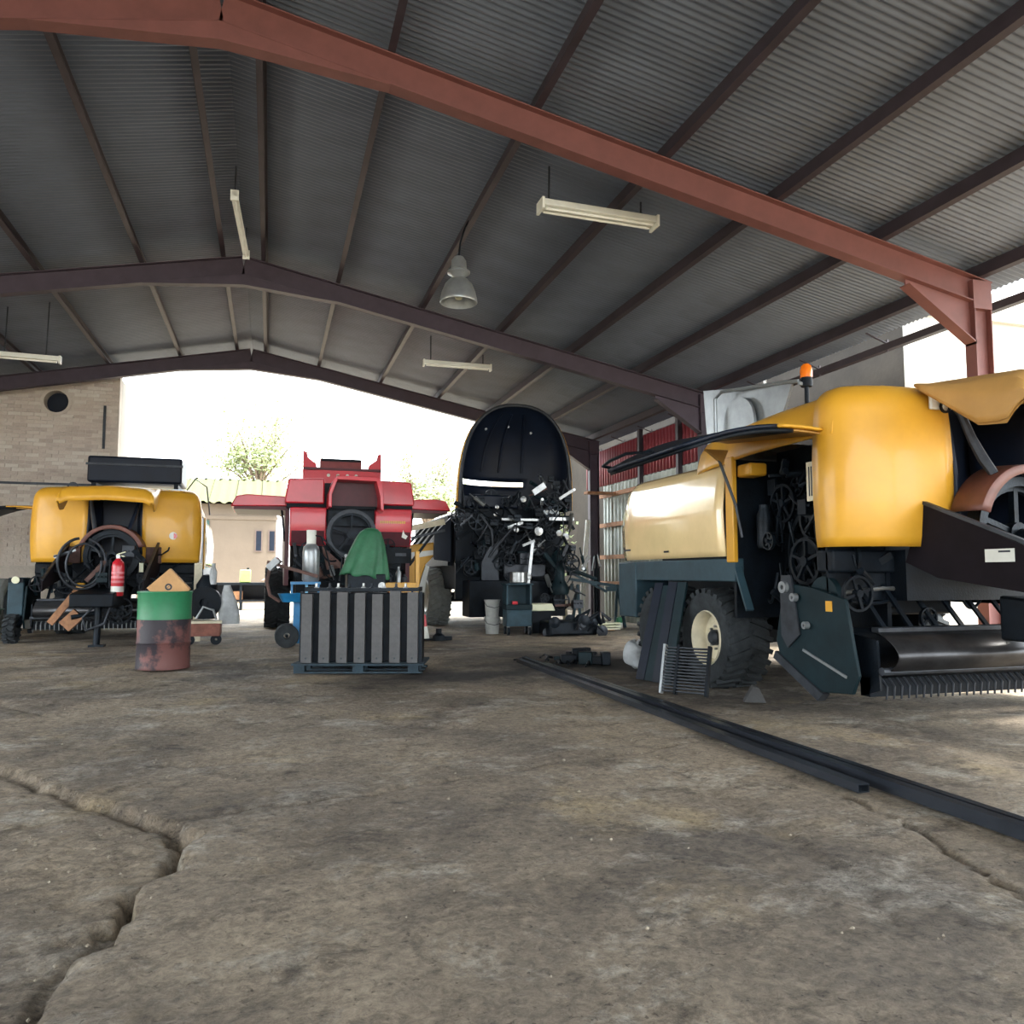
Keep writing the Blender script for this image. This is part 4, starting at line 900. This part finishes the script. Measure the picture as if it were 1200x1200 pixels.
# green tarpaulin draped over a drum on a stand
ts = thing('engine_stand', 'black block on legs under the green tarpaulin', 'stand', (1.46, 12.9, 0))
MB().box(-.30, .30, -.2, .2, .88, 1.12).build('block', BLK2, ts, bevel=.02)
for sx in (-1, 1):
    for sy in (-1, 1): MB().box(sx * .26 - .02, sx * .26 + .02, sy * .17 - .02, sy * .17 + .02, 0, .9).build('leg', BLK, ts)
MB().cyl((0, 0, 1.1), (0, 0, 1.75), .1, 12).build('core', BLK2, ts)
MB().lathe([(0, 0), (.06, 0), (.05, .05), (.03, .12), (0, .14)], (.24, -.21, .93), 'Y', 12).build('bright_cap', STEEL, ts)
def tarp(u, v):
    a = 2 * PI * u; r_ = (.10 + .26 * v ** .55) * (1 + .10 * math.sin(9 * a + 2 * v) * v + .06 * math.sin(4 * a + 1))
    sk = .10 * (1 - v)
    return (r_ * math.cos(a) + sk - .02, r_ * .7 * math.sin(a), 1.84 - .76 * v - .04 * math.cos(a) * v + (.02 * math.sin(7 * a)) * v)
o = MB().grid(tarp, 72, 16).build('tarpaulin', TARP, None, solid=.006, ang=80, loc=(1.46, 12.9, 0)); 
b = MB().lathe([(0, 1.86), (.06, 1.855), (.11, 1.835)], (.08, 0, 0), 'Z', 16).build('tarpaulin_peak', TARP, o, solid=.006)
tag(o, 'green tarpaulin draped over the engine stand before the red baler', 'tarpaulin')

# yellow tool stand right of the tarp
ys = thing('yellow_stand', 'yellow steel tool stand beside the green tarpaulin', 'stand', (2.02, 13.2, 0))
MB().prism([(-.24, .86), (.26, .86), (.30, .98), (-.26, .98)], 'Y', -.2, .2).build('tray', YEL, ys, bevel=.01)
MB().prism([(-.16, .86), (-.02, .86), (-.06, .55), (-.10, .55)], 'Y', -.12, .12).prism([(.06, .86), (.22, .86), (.18, .6), (.10, .6)], 'Y', -.12, .12).build('bracket', YEL, ys)
for x in (-.24, .24): MB().box(x - .025, x + .025, -.04, .04, 0, .88).build('leg', BLK, ys)
MB().box(.30, .36, -.05, .05, 0, 1.5).build('post', YEL, ys)
MB().box(-.2, .25, .1, .18, 1.3, 1.55).build('dark_cabinet', BLK, ys); MB().box(-.02, .16, .08, .1, 1.42, 1.47).build('cabinet_plate', DGREY, ys)
for (x, h, m) in ((-.12, .16, NAVY), (.02, .26, GREY), (.12, .14, DGREY)): MB().lathe([(0, 0), (.045, 0), (.05, h * .6), (.02, h * .8), (.02, h), (0, h)], (x, 0, .98), 'Z', 12).build('bottle' if False else 'fitting', m, ys)
yf = thing('yellow_fender', 'curved yellow and white fender standing between red baler and open baler', 'fender', (2.95, 16.3, 0))
def fend(u, v): 
    a = math.radians(100 - 75 * v); return (-.35 + .75 * v + (.0), .3 * u, .55 + 1.2 * (1 - v) * (1 - .1 * v) + .25 * math.sin(v * PI))
MB().prism([(-.30, .5), (-.30, 1.6), (-.22, 1.72), (.30, 1.78), (.30, 1.5), (.12, 1.32), (.02, 1.0), (-.02, .5)], 'Y', -.05, .05).build('shell', YEL, yf, bevel=.02)
MB().prism([(-.28, 1.42), (.28, 1.52), (.28, 1.62), (-.28, 1.56)], 'Y', -.065, -.045).build('white_band', WHITE, yf)
MB().prism([(.0, .9), (.12, 1.3), (.2, 1.28), (.12, .9), (.06, .5), (0, .5)], 'Y', -.065, -.045).build('white_edge', WHITE, yf)
MB().box(-.28, -.2, -.05, .05, 0, .55).box(.0, .06, -.05, .05, 0, .55).build('leg', YEL, yf)
rc = thing('road_cone', 'small red and white marker cone beside the pallet end', 'cone', (2.55, 13.6, 0))
MB().lathe([(0, .42), (.03, .42), (.06, .22), (.06, .22)], (0, 0, 0), 'Z', 16).build('tip', EXT, rc); MB().lathe([(.06, .22), (.085, .1), (.1, .02)], (0, 0, 0), 'Z', 16).build('white_collar', WHITE, rc); MB().box(-.14, .14, -.14, .14, -.005, .02).build('base', BLK, rc)
bt = thing('scrap_casting', 'small black scrap casting on the floor right of the pallet', 'scrap', (2.75, 13.3, 0))
MB().lathe([(0, 0), (.12, 0), (.10, .08), (.05, .12), (.05, .2), (0, .2)], (0, 0, 0), 'Z', 12).build('body', BLK, bt); MB().box(-.02, .22, -.05, .05, 0, .07).build('lug', BLK, bt)

# bundle right of the left baler
bn = thing('hose_reel_cart', 'low wooden cart loaded with black hose beside the left baler', 'cart', (-1.0, 13.7, 0))
MB().box(-.28, .26, -.25, .25, .14, .34).build('crate', mat('red_brown_wood', S(128, 82, 70), .8, 0, .25, 9), bn, bevel=.01); MB().box(-.30, .28, -.27, .27, .34, .38).build('top_board', CREAM, bn)
for x in (-.2, .2): MB().lathe([(.02, -.03), (.085, -.03), (.085, .03), (.02, .03)], (x, -.2, .085), 'Y', 14, True).build('wheel', BLK, bn)
MB().lathe([(.07, -.16), (.26, -.16), (.26, .16), (.07, .16)], (0, 0, .66), 'Y', 24, True).build('hose_reel', BLK, bn)
MB().lathe([(0, 0), (.15, 0), (.17, .1), (.16, .55), (.07, .7), (0, .72)], (.02, .05, .40), 'Z', 16).build('black_bag', BLK, bn)
MB().lathe([(0, 0), (.05, 0), (.06, .2), (.03, .28), (.03, .34), (0, .34)], (.12, -.05, .95), 'Z', 14).build('pale_bottle', CLOTH, bn)
MB().tube([(-.2, -.2, .4), (-.26, -.22, .7), (-.18, -.2, .85)], .02, 6).tube([(-.1, -.24, .42), (0, -.26, .6), (.15, -.24, .55), (.2, -.24, .4)], .02, 6).build('hose', GREY, bn)
bag = MB().grid(lambda u, v: ((.10 + .05 * math.sin(v * 3)) * math.cos(2 * PI * u) * (.5 + .9 * v) + .05 * v, .06 * math.sin(2 * PI * u), .62 * (1 - v)), 20, 10).build('cloth_sack', CLOTH, None, loc=(-.66, 13.6, .32), ang=80); tag(bag, 'grey white sack hanging on the cart beside the left baler', 'sack')
wp = MB().box(-.06, .06, -.03, .03, 0, 1.3).build('pale_post', CREAM, None, loc=(-1.16, 14.3, 0)); tag(wp, 'pale narrow post at the right side of the left baler', 'post')

# bits at the far left edge
gl = thing('green_basin', 'dark green tub at the far left picture edge', 'tub', (-4.85, 15.6, 0)); MB().lathe([(0, .02), (.3, .02), (.46, .50), (.49, .52), (.44, .50), (.28, .06), (0, .06)], (0, 0, 0), 'Z', 24).build('bowl', mat('dark_green_plastic', S(24, 70, 54), .4), gl)
ht = thing('tyre', 'dusty worn tyre leaning by the brick wall at far left', 'tyre', (-4.9, 17.4, 0)); MB().lathe([(.32, -.12), (.46, -.15), (.52, -.08), (.52, .08), (.46, .15), (.32, .12)], (0, 0, .52), 'X', 30, True).build('carcass', TYRE2, ht); MB().lathe([(.30, -.06), (.34, -.06), (.34, .06), (.30, .06)], (0, 0, .52), 'X', 30, True).build('bead', TYRE, ht)

# steel bars on the floor
def bar_thing(name, label, x0, y0, x1, y1, z, w, h, m):
    a = Vector((x0, y0, z + h / 2)); c = Vector((x1, y1, z + h / 2)); t_ = .006
    b = MB(); d = (c - a).normalized(); r_ = d.cross(Vector((0, 0, 1))).normalized(); u = Vector((0, 0, 1))
    outer = [(-w / 2, -h / 2), (w / 2, -h / 2), (w / 2, h / 2), (-w / 2, h / 2)]; inner = [(x * (1 - 2 * t_ / w), y * (1 - 2 * t_ / h)) for x, y in outer]
    vs = [p + r_ * x + u * y for p in (a, c) for x, y in outer] + [p + r_ * x + u * y for p in (a, c) for x, y in inner]
    fs = [(i, (i + 1) % 4, 4 + (i + 1) % 4, 4 + i) for i in range(4)] + [(8 + i, 12 + i, 12 + (i + 1) % 4, 8 + (i + 1) % 4) for i in range(4)]
    fs += [(i, 8 + i, 8 + (i + 1) % 4, (i + 1) % 4) for i in range(4)] + [(4 + i, 4 + (i + 1) % 4, 12 + (i + 1) % 4, 12 + i) for i in range(4)]
    o = b.add(vs, fs).build(name, m, None); tag(o, label, 'steel bar', 'steel bars on the floor'); return o
BAR = mat('blue_grey_bar_steel', S(70, 76, 86), .25, .7, .2, 5)
bar_thing('steel_tube', 'long square steel tube on the floor reaching the right picture edge', 3.13, 9.75, 3.03, 1.5, .0, .06, .06, BAR)
bar_thing('steel_tube', 'shorter square steel tube lying left against the long one', 3.045, 9.70, 2.905, 3.42, .0, .07, .045, BAR)
bar_thing('steel_tube', 'thin square steel tube lying right of the long one', 3.225, 9.2, 3.145, 1.2, .0, .045, .045, BAR)

# panels leaning on the near baler's wheels
def leaning(name, label, x, y, w, h, tilt, yaw, m, slats=0):
    t = thing(name, label, 'panel', (x, y, 0), yaw); R = Matrix.Rotation(-tilt, 4, 'X')
    return t, R
lp, R = leaning('leaning_panel', 'dark slatted panel leaning between the near baler wheels, the left one', 3.79, 7.66, .5, 1.05, .3, -1.25, BLK)
for k in range(2): MB().box(-.13 + k * .13, -.13 + k * .13 + .12, -.012, .012, 0, 1.06 - .03 * k, R).build('slat', NAVY if k == 0 else TEALD, lp)
for z in (.2, .8): MB().box(-.12, .12, .012, .04, z, z + .06, R).build('batten', BLK, lp)
lp2, R2 = leaning('leaning_panel', 'dark teal boards leaning on the near baler front wheel, the right one', 3.85, 7.40, .5, 1.0, .26, -1.25, BLK)
for k in range(2): MB().box(-.13 + k * .13, -.13 + k * .13 + .12, -.012, .012, 0, 1.06, R2).build('slat', TEALD if k else NAVY, lp2)
for z in (.15, .8): MB().box(-.12, .12, .012, .04, z, z + .06, R2).build('batten', BLK, lp2)
gr = thing('finned_grille', 'black finned radiator grille leaning at the near baler front wheel', 'grille', (3.66, 6.62, 0), -.9); Rg = Matrix.Rotation(-.28, 4, 'X')
for k in range(15): MB().box(-.21, .21, -.02, .02, .02 + k * .029, .032 + k * .029, Rg).build('fin', DGREY, gr)
for x in (-.22, -.08, .22): MB().box(x - .012, x + .012, -.028, .028, 0, .46, Rg).build('frame_bar', GREY if x < -.2 else BLK, gr)
ck = MB().prism([(-.09, 0), (.10, 0), (.04, .13), (-.01, .14)], 'Y', -.07, .07).build('concrete_chock', CONC, None, loc=(4.06, 6.10, 0), rot=(0, 0, -.5), bevel=.008); tag(ck, 'grey wedge chock under the near baler', 'chock')
rg = random.Random(6)
cl = MB().grid(lambda u, v: ((.16 + .03 * math.sin(9 * u * PI)) * math.cos(2 * PI * u) * math.sin(PI * (.05 + .9 * v)), .13 * math.sin(2 * PI * u) * math.sin(PI * (.05 + .9 * v)) * (1 + .2 * math.sin(11 * v)), .16 + .16 * -math.cos(PI * v) + .02 * math.sin(14 * u + 9 * v)), 26, 16).build('rag', CLOTH, None, ang=80, loc=(4.22, 8.72, 0)); tag(cl, 'crumpled white rag on the floor behind the near baler wheels', 'rag')
jk = thing('scrap_heap', 'black scrap parts and cables heaped behind the near baler rear wheel', 'scrap', (3.98, 9.45, 0))
for k in range(16):
    p = Vector((rg.uniform(-.4, .10), rg.uniform(-.4, .5), 0)); s = rg.uniform(.05, .11); MB().box(-s, s, -s * .6, s * .6, 0, s * rg.uniform(.6, 2), Matrix.Translation(p) @ Matrix.Rotation(rg.uniform(0, 3), 4, 'Z')).build('casting', rg.choice([BLK, BLK2, TEALD]), jk, bevel=.01)
for k in range(8):
    a = Vector((rg.uniform(-.9, -.2), rg.uniform(-.4, .6), .015)); c = a + Vector((rg.uniform(-.5, .2), rg.uniform(-.3, .3), 0)); MB().tube([a, a.lerp(c, .35) + Vector((.05, .12, .03)), a.lerp(c, .7) + Vector((-.04, -.1, .02)), c], .014, 6).build('cable', BLK, jk)

# workshop things round the open baler
tt = thing('tool_trolley', 'teal tool trolley in front of the open baler', 'trolley', (4.42, 14.2, 0), -.1)
MB().box(-.24, .24, -.2, .2, .16, .46).build('cabinet', TEAL, tt, bevel=.01); MB().box(-.22, .22, -.215, -.2, .19, .43).build('door', TEAL, tt, bevel=.006)
MB().box(-.25, .25, -.21, .21, .46, .56).build('drawer', TEALD, tt, bevel=.01)
for sx in (-1, 1): MB().box(sx * .22 - .018, sx * .22 + .018, -.19, .19, .56, .92).build('side', TEAL, tt)
MB().box(-.24, .24, .17, .2, .56, .92).build('back', TEAL, tt); MB().box(-.27, .27, -.22, .22, .92, .95).build('top_tray', TEAL, tt, bevel=.008)
for sx in (-1, 1):
    for sy in (-1, 1): MB().lathe([(.015, -.02), (.075, -.02), (.075, .02), (.015, .02)], (sx * .2, sy * .16, .075), 'X', 16, True).build('castor', BLK, tt); MB().box(sx * .2 - .02, sx * .2 + .02, sy * .16 - .03, sy * .16 + .03, .13, .17).build('castor_fork', STEEL, tt)
MB().box(-.12, -.02, -.15, -.05, .562, .62).build('red_can', EXT, tt)
for k, (lab, z, rr) in enumerate((('white plastic bucket at the bottom of the stack left of the trolley', 0, .15), ('white plastic bucket on top of the stack left of the trolley', .32, .15))):
    bk = thing('bucket', lab, 'bucket', (4.02, 14.5, z), 0, 'stacked white buckets'); MB().lathe([(0, 0), (.12, 0), (.145, .30), (.155, .30), (.155, .318), (0, .318)], (0, 0, 0), 'Z', 22).build('pail', mat('grimy_white_plastic', S(170, 172, 168), .5, 0, .15, 6), bk); MB().tube([(-.155, 0, .28), (-.13, -.12, .2), (0, -.165, .17), (.13, -.12, .2), (.155, 0, .28)], .006, 6).build('handle', DGREY, bk)
b3 = thing('steel_pot', 'dented steel pot on the trolley top', 'pot', (4.45, 14.2, .95)); MB().lathe([(0, 0), (.15, 0), (.17, .02), (.17, .2), (.18, .21), (.165, .2), (.16, .03), (0, .02)], (0, 0, 0), 'Z', 22).build('bowl', STEEL, b3); MB().tube([(.17, 0, .15), (.24, 0, .15), (.24, 0, .08), (.17, 0, .08)], .01, 6).build('handle', STEEL, b3)
ty = thing('plastic_tray', 'pale yellow plastic tray right of the tool trolley', 'tray', (4.98, 14.5, .0)); MB().prism([(-.25, .42), (.24, .42), (.18, .56), (-.24, .56)], 'Y', -.2, .25).build('tub', GLASSY, ty, bevel=.02); MB().box(-.2, .18, -.12, .2, 0, .42).build('stand', BLK, ty)
en = thing('engine_block', 'greasy engine parts heap on the floor below the open baler', 'engine parts', (5.32, 13.9, 0))
MB().box(-.45, .5, -.25, .35, .0, .26).build('block', BLK2, en, bevel=.04)
for k in range(22):
    p = Vector((rg.uniform(-.42, .7), rg.uniform(-.4, .4), rg.uniform(.02, .3))); q = rg.random()
    if q < .5: MB().tube([p, p + Vector((rg.uniform(-.15, .15), -.1, rg.uniform(.05, .2))), p + Vector((rg.uniform(-.3, .3), -.1, rg.uniform(-.02, .1)))], rg.uniform(.02, .045), 8).build('manifold_pipe', rg.choice([BLK2, DGREY, BLK]), en)
    else: MB().lathe([(0, -.03), (.05, -.03), (rg.uniform(.08, .13), 0), (.05, .05), (0, .05)], p, 'Y', 14).build('pulley', rg.choice([BLK2, DGREY]), en)
ar = thing('repair_frame', 'teal A-frame trestle right of the open baler', 'trestle', (6.55, 15.6, 0))
MB().bar((-.55, 0, 1.02), (.75, 0, .84), .06, .06).build('beam', TEAL, ar); MB().bar((-.5, 0, 1.15), (.3, 0, .75), .05, .05).build('brace', TEAL, ar)
for (x, y) in ((-.4, -.25), (-.4, .25), (.6, -.25), (.6, .25)): MB().bar((x, y, 0), (x * .9, 0, .9), .05, .05).build('leg', TEAL, ar)
MB().box(.3, .75, -.04, .04, .76, .86).build('clamp', TEAL, ar)
ch_ = thing('cylinder_pole', 'dark pole jack standing left of the rear right column', 'jack', (6.95, 16.4, 0)); MB().cyl((0, 0, 0), (0, 0, 1.25), .06, 12).cyl((0, 0, 1.2), (0, 0, 1.55), .03, 10).build('leg_tube', BLK, ch_); MB().tube([(-.1, 0, 1.2), (-.05, 0, 1.5), (.03, 0, 1.55), (.1, 0, 1.3)], .02, 8).build('crank', GREY, ch_); MB().box(-.14, .14, -.14, .14, -.005, .02).build('foot', BLK, ch_)
for k, (x, y, h, ln, m, lab) in enumerate(((6.95, 17.3, 2.4, .25, WHITE, 'white plastic pipe leaning by the rear right column'), (6.6, 17.4, 2.3, -.25, CREAM, 'cream coloured pipe leaning right of the open baler'))):
    o = MB().tube([(0, 0, 0), (ln * .4, .05, h * .5), (ln, .15, h)], .06, 12).tube([(0, 0, 0), (0, 0, .06)], .07, 12).build('pipe', m, None, loc=(x, y, 0)); tag(o, lab, 'pipe')
pb = thing('paper_heap', 'pale flat cardboard sheets on the floor right of the open baler', 'cardboard', (6.3, 14.9, 0))
for k in range(3): MB().box(-.35, .4, -.3, .3, .02 + k * .05, .05 + k * .05, Matrix.Rotation(.2 * k, 4, 'Z')).build('sheet', GLASSY, pb)
MB().box(-.3, .3, -.25, .25, 0, .02).build('sheet', CARD, pb)
gb = thing('green_bottle', 'small green and white can by the rear column foot', 'can', (6.95, 15.2, 0)); MB().lathe([(0, 0), (.07, 0), (.07, .12), (0, .12)], (0, 0, 0), 'Z', 16).build('can', WHITE, gb); MB().lathe([(.072, .12), (.06, .22), (.03, .24), (0, .24)], (0, 0, 0), 'Z', 16).build('cap', GREEN, gb)

# ------------------------------------------------------------------ outside: bench, house, trees
bw = thing('workbench', 'dark steel workbench outside in front of the house', 'bench', (-1.0, 27.5, 0))
MB().box(-1.3, 1.5, -.4, .4, .78, .86).build('top', BLK, bw); MB().box(-1.2, 1.4, -.35, .35, .25, .30).build('shelf', BLK, bw)
for x in (-1.2, .1, 1.4):
    for y in (-.35, .35): MB().box(x - .04, x + .04, y - .04, y + .04, -.09, .8).build('leg', BLK, bw)
MB().box(-1.3, 1.5, .38, .40, .3, .8).build('back_panel', NAVY, bw)
bx_ = tag(MB().box(-.25, .25, -.2, .2, 0, .28).build('wooden_crate', WOOD, None, loc=(-1.1, 27.4, .30), bevel=.01), 'small tan crate on the lower shelf of the outdoor bench', 'crate')
gj = thing('jerry_can', 'light green canister on the outdoor bench', 'canister', (-.78, 27.3, .86)); MB().box(-.17, .17, -.1, .1, 0, .42).build('tank', mat('light_green_plastic', S(150, 180, 96), .5), gj, bevel=.03); MB().cyl((.08, 0, .4), (.08, 0, .48), .04, 10).build('cap', BLK, gj)
wk = thing('canvas_heap', 'brown canvas heap on the outdoor bench', 'canvas', (.3, 27.4, .86)); MB().grid(lambda u, v: (-.6 + 1.2 * u, -.25 + .5 * v, (.05 + .22 * math.sin(PI * u) * math.sin(PI * v) * (1 + .4 * math.sin(9 * u)))), 16, 8).build('folds', mat('brown_canvas', S(120, 96, 84), .9), wk, solid=.02)
hs = thing('farm_house', 'low pinkish rendered house with a corrugated roof behind the shed', 'house', (-4.0, 34, 0))
HWALL = mat('pinkish_render', S(98, 88, 78), .95, 0, .08, .8, .2, 8)
MB().box(-6, 4.2, 0, 6, -.1, 4.06).build('wall', HWALL, hs)
MB().box(-6.0, 4.24, -.04, 0, 3.35, 3.5).build('plaster_band', HWALL, hs)
HR_ = mat('weathered_house_roof', S(86, 78, 46), .8, 0, .25, .9, col2=S(68, 78, 42))
hsm = []
vs = []; n = 10
for i in range(n + 1):
    x = 1.0 * i / n; z = .05 * math.cos(2 * PI * x * 2.5 + .5); vs += [(x, -.5, 4.0 + z), (x, 3.0, 5.32 + z)]
rme = MB().add(vs, [(2 * i, 2 * i + 2, 2 * i + 3, 2 * i + 1) for i in range(n)]).mesh('roof_sheet', HR_, 80)
for k in range(11): link('roof_sheet', rme, hs, loc=(-6.4 + k, 0, .01 * (k % 2)))
for k in range(11): o = link('roof_sheet', rme, hs, loc=(-6.4 + k + 1, 6, .01 * (k % 2)), rot=(0, 0, PI))
for x in (3.36, 4.0 - .12):
    f = MB().box(x, x + .30, -.03, .02, 2.05, 2.95).build('window', mat('dark_window_frame', S(90, 76, 70), .6), hs); MB().box(x + .05, x + .25, -.04, -.03, 2.1, 2.9).build('pane', NAVY, f)
f = MB().box(1.15, 1.6, -.06, .02, -.1, 3.3).build('door', mat('dark_green_door', S(30, 62, 58), .5), hs)
MB().box(-6, 4.2, .0, .02, 3.98, 4.06).build('fascia', HWALL, hs)
LEAF = mat('leaf_green', S(140, 150, 108), .6, 0, .3, 3); BARK = mat('tree_bark', S(110, 96, 84), .9, 0, .2, 6, .3)
def tree(name, label, loc, trunk_h, crown_r, crown_c, seed, n):
    t = thing(name, label, 'tree', loc, 0, 'trees beyond the shed'); r = random.Random(seed)
    b = MB(); top = Vector((crown_c[0] * .3, 0, trunk_h))
    b.tube([(0, 0, -.1), (.1, 0, trunk_h * .5), top], [.22, .16, .12], 8); b.build('trunk', BARK, t)
    tips = []; b = MB()
    for k in range(22):
        a = r.uniform(0, 2 * PI); e = Vector(crown_c) + Vector((crown_r[0] * math.cos(a) * r.uniform(.4, .95), crown_r[1] * math.sin(a) * r.uniform(.4, .95), crown_r[2] * r.uniform(-.7, .95)))
        s = Vector((crown_c[0] * .2, 0, trunk_h * r.uniform(.7, 1))); m = s.lerp(e, .5) + Vector((r.uniform(-.3, .3), r.uniform(-.3, .3), .3)); b.tube([s, m, e], [.07, .045, .015], 5); tips += [e, m.lerp(e, .5), m]
    b.build('branches', BARK, t)
    lv = MB()
    for k in range(n):
        c = r.choice(tips) + Vector((r.gauss(0, .42), r.gauss(0, .42), r.gauss(0, .30))); d = Vector((r.gauss(0, 1), r.gauss(0, 1), r.gauss(0, .6))).normalized(); q = d.orthogonal().normalized(); L_ = r.uniform(.07, .16)
        lv.add([c - d * L_, c + q * L_ * .45, c + d * L_, c - q * L_ * .45], [(0, 1, 2, 3)])
    tag(lv.build('foliage', LEAF, t), kind='stuff'); return t
tree('acacia_tree', 'airy pale green tree rising behind the house roof', (-.7, 45, 0), 6.6, (2.9, 2.5, 2.2), (.0, 0, 8.6), 4, 5200)
tree('acacia_tree', 'round pale green tree between red baler and open baler', (8.6, 45, 0), 5.0, (2.7, 2.5, 1.9), (0, 0, 6.5), 9, 6000)
sb = thing('yard_shrub', 'yellowish green shrub growing beyond the rear right column', 'shrub', (8.0, 22.5, 0)); r = random.Random(2); lv = MB()
for k in range(700):
    c = Vector((r.gauss(0, .28), r.gauss(0, .3), 2.3 + r.gauss(0, .45))); d = Vector((r.gauss(0, 1), r.gauss(0, 1), r.gauss(0, 1))).normalized(); q = d.orthogonal().normalized(); lv.add([c - d * .1, c + q * .05, c + d * .1, c - q * .05], [(0, 1, 2, 3)])
tag(lv.build('foliage', LEAF, sb), kind='stuff'); MB().tube([(0, 0, -.1), (.05, 0, 1.2), (0, 0, 2.4)], [.05, .04, .02], 6).build('stem', BARK, sb)
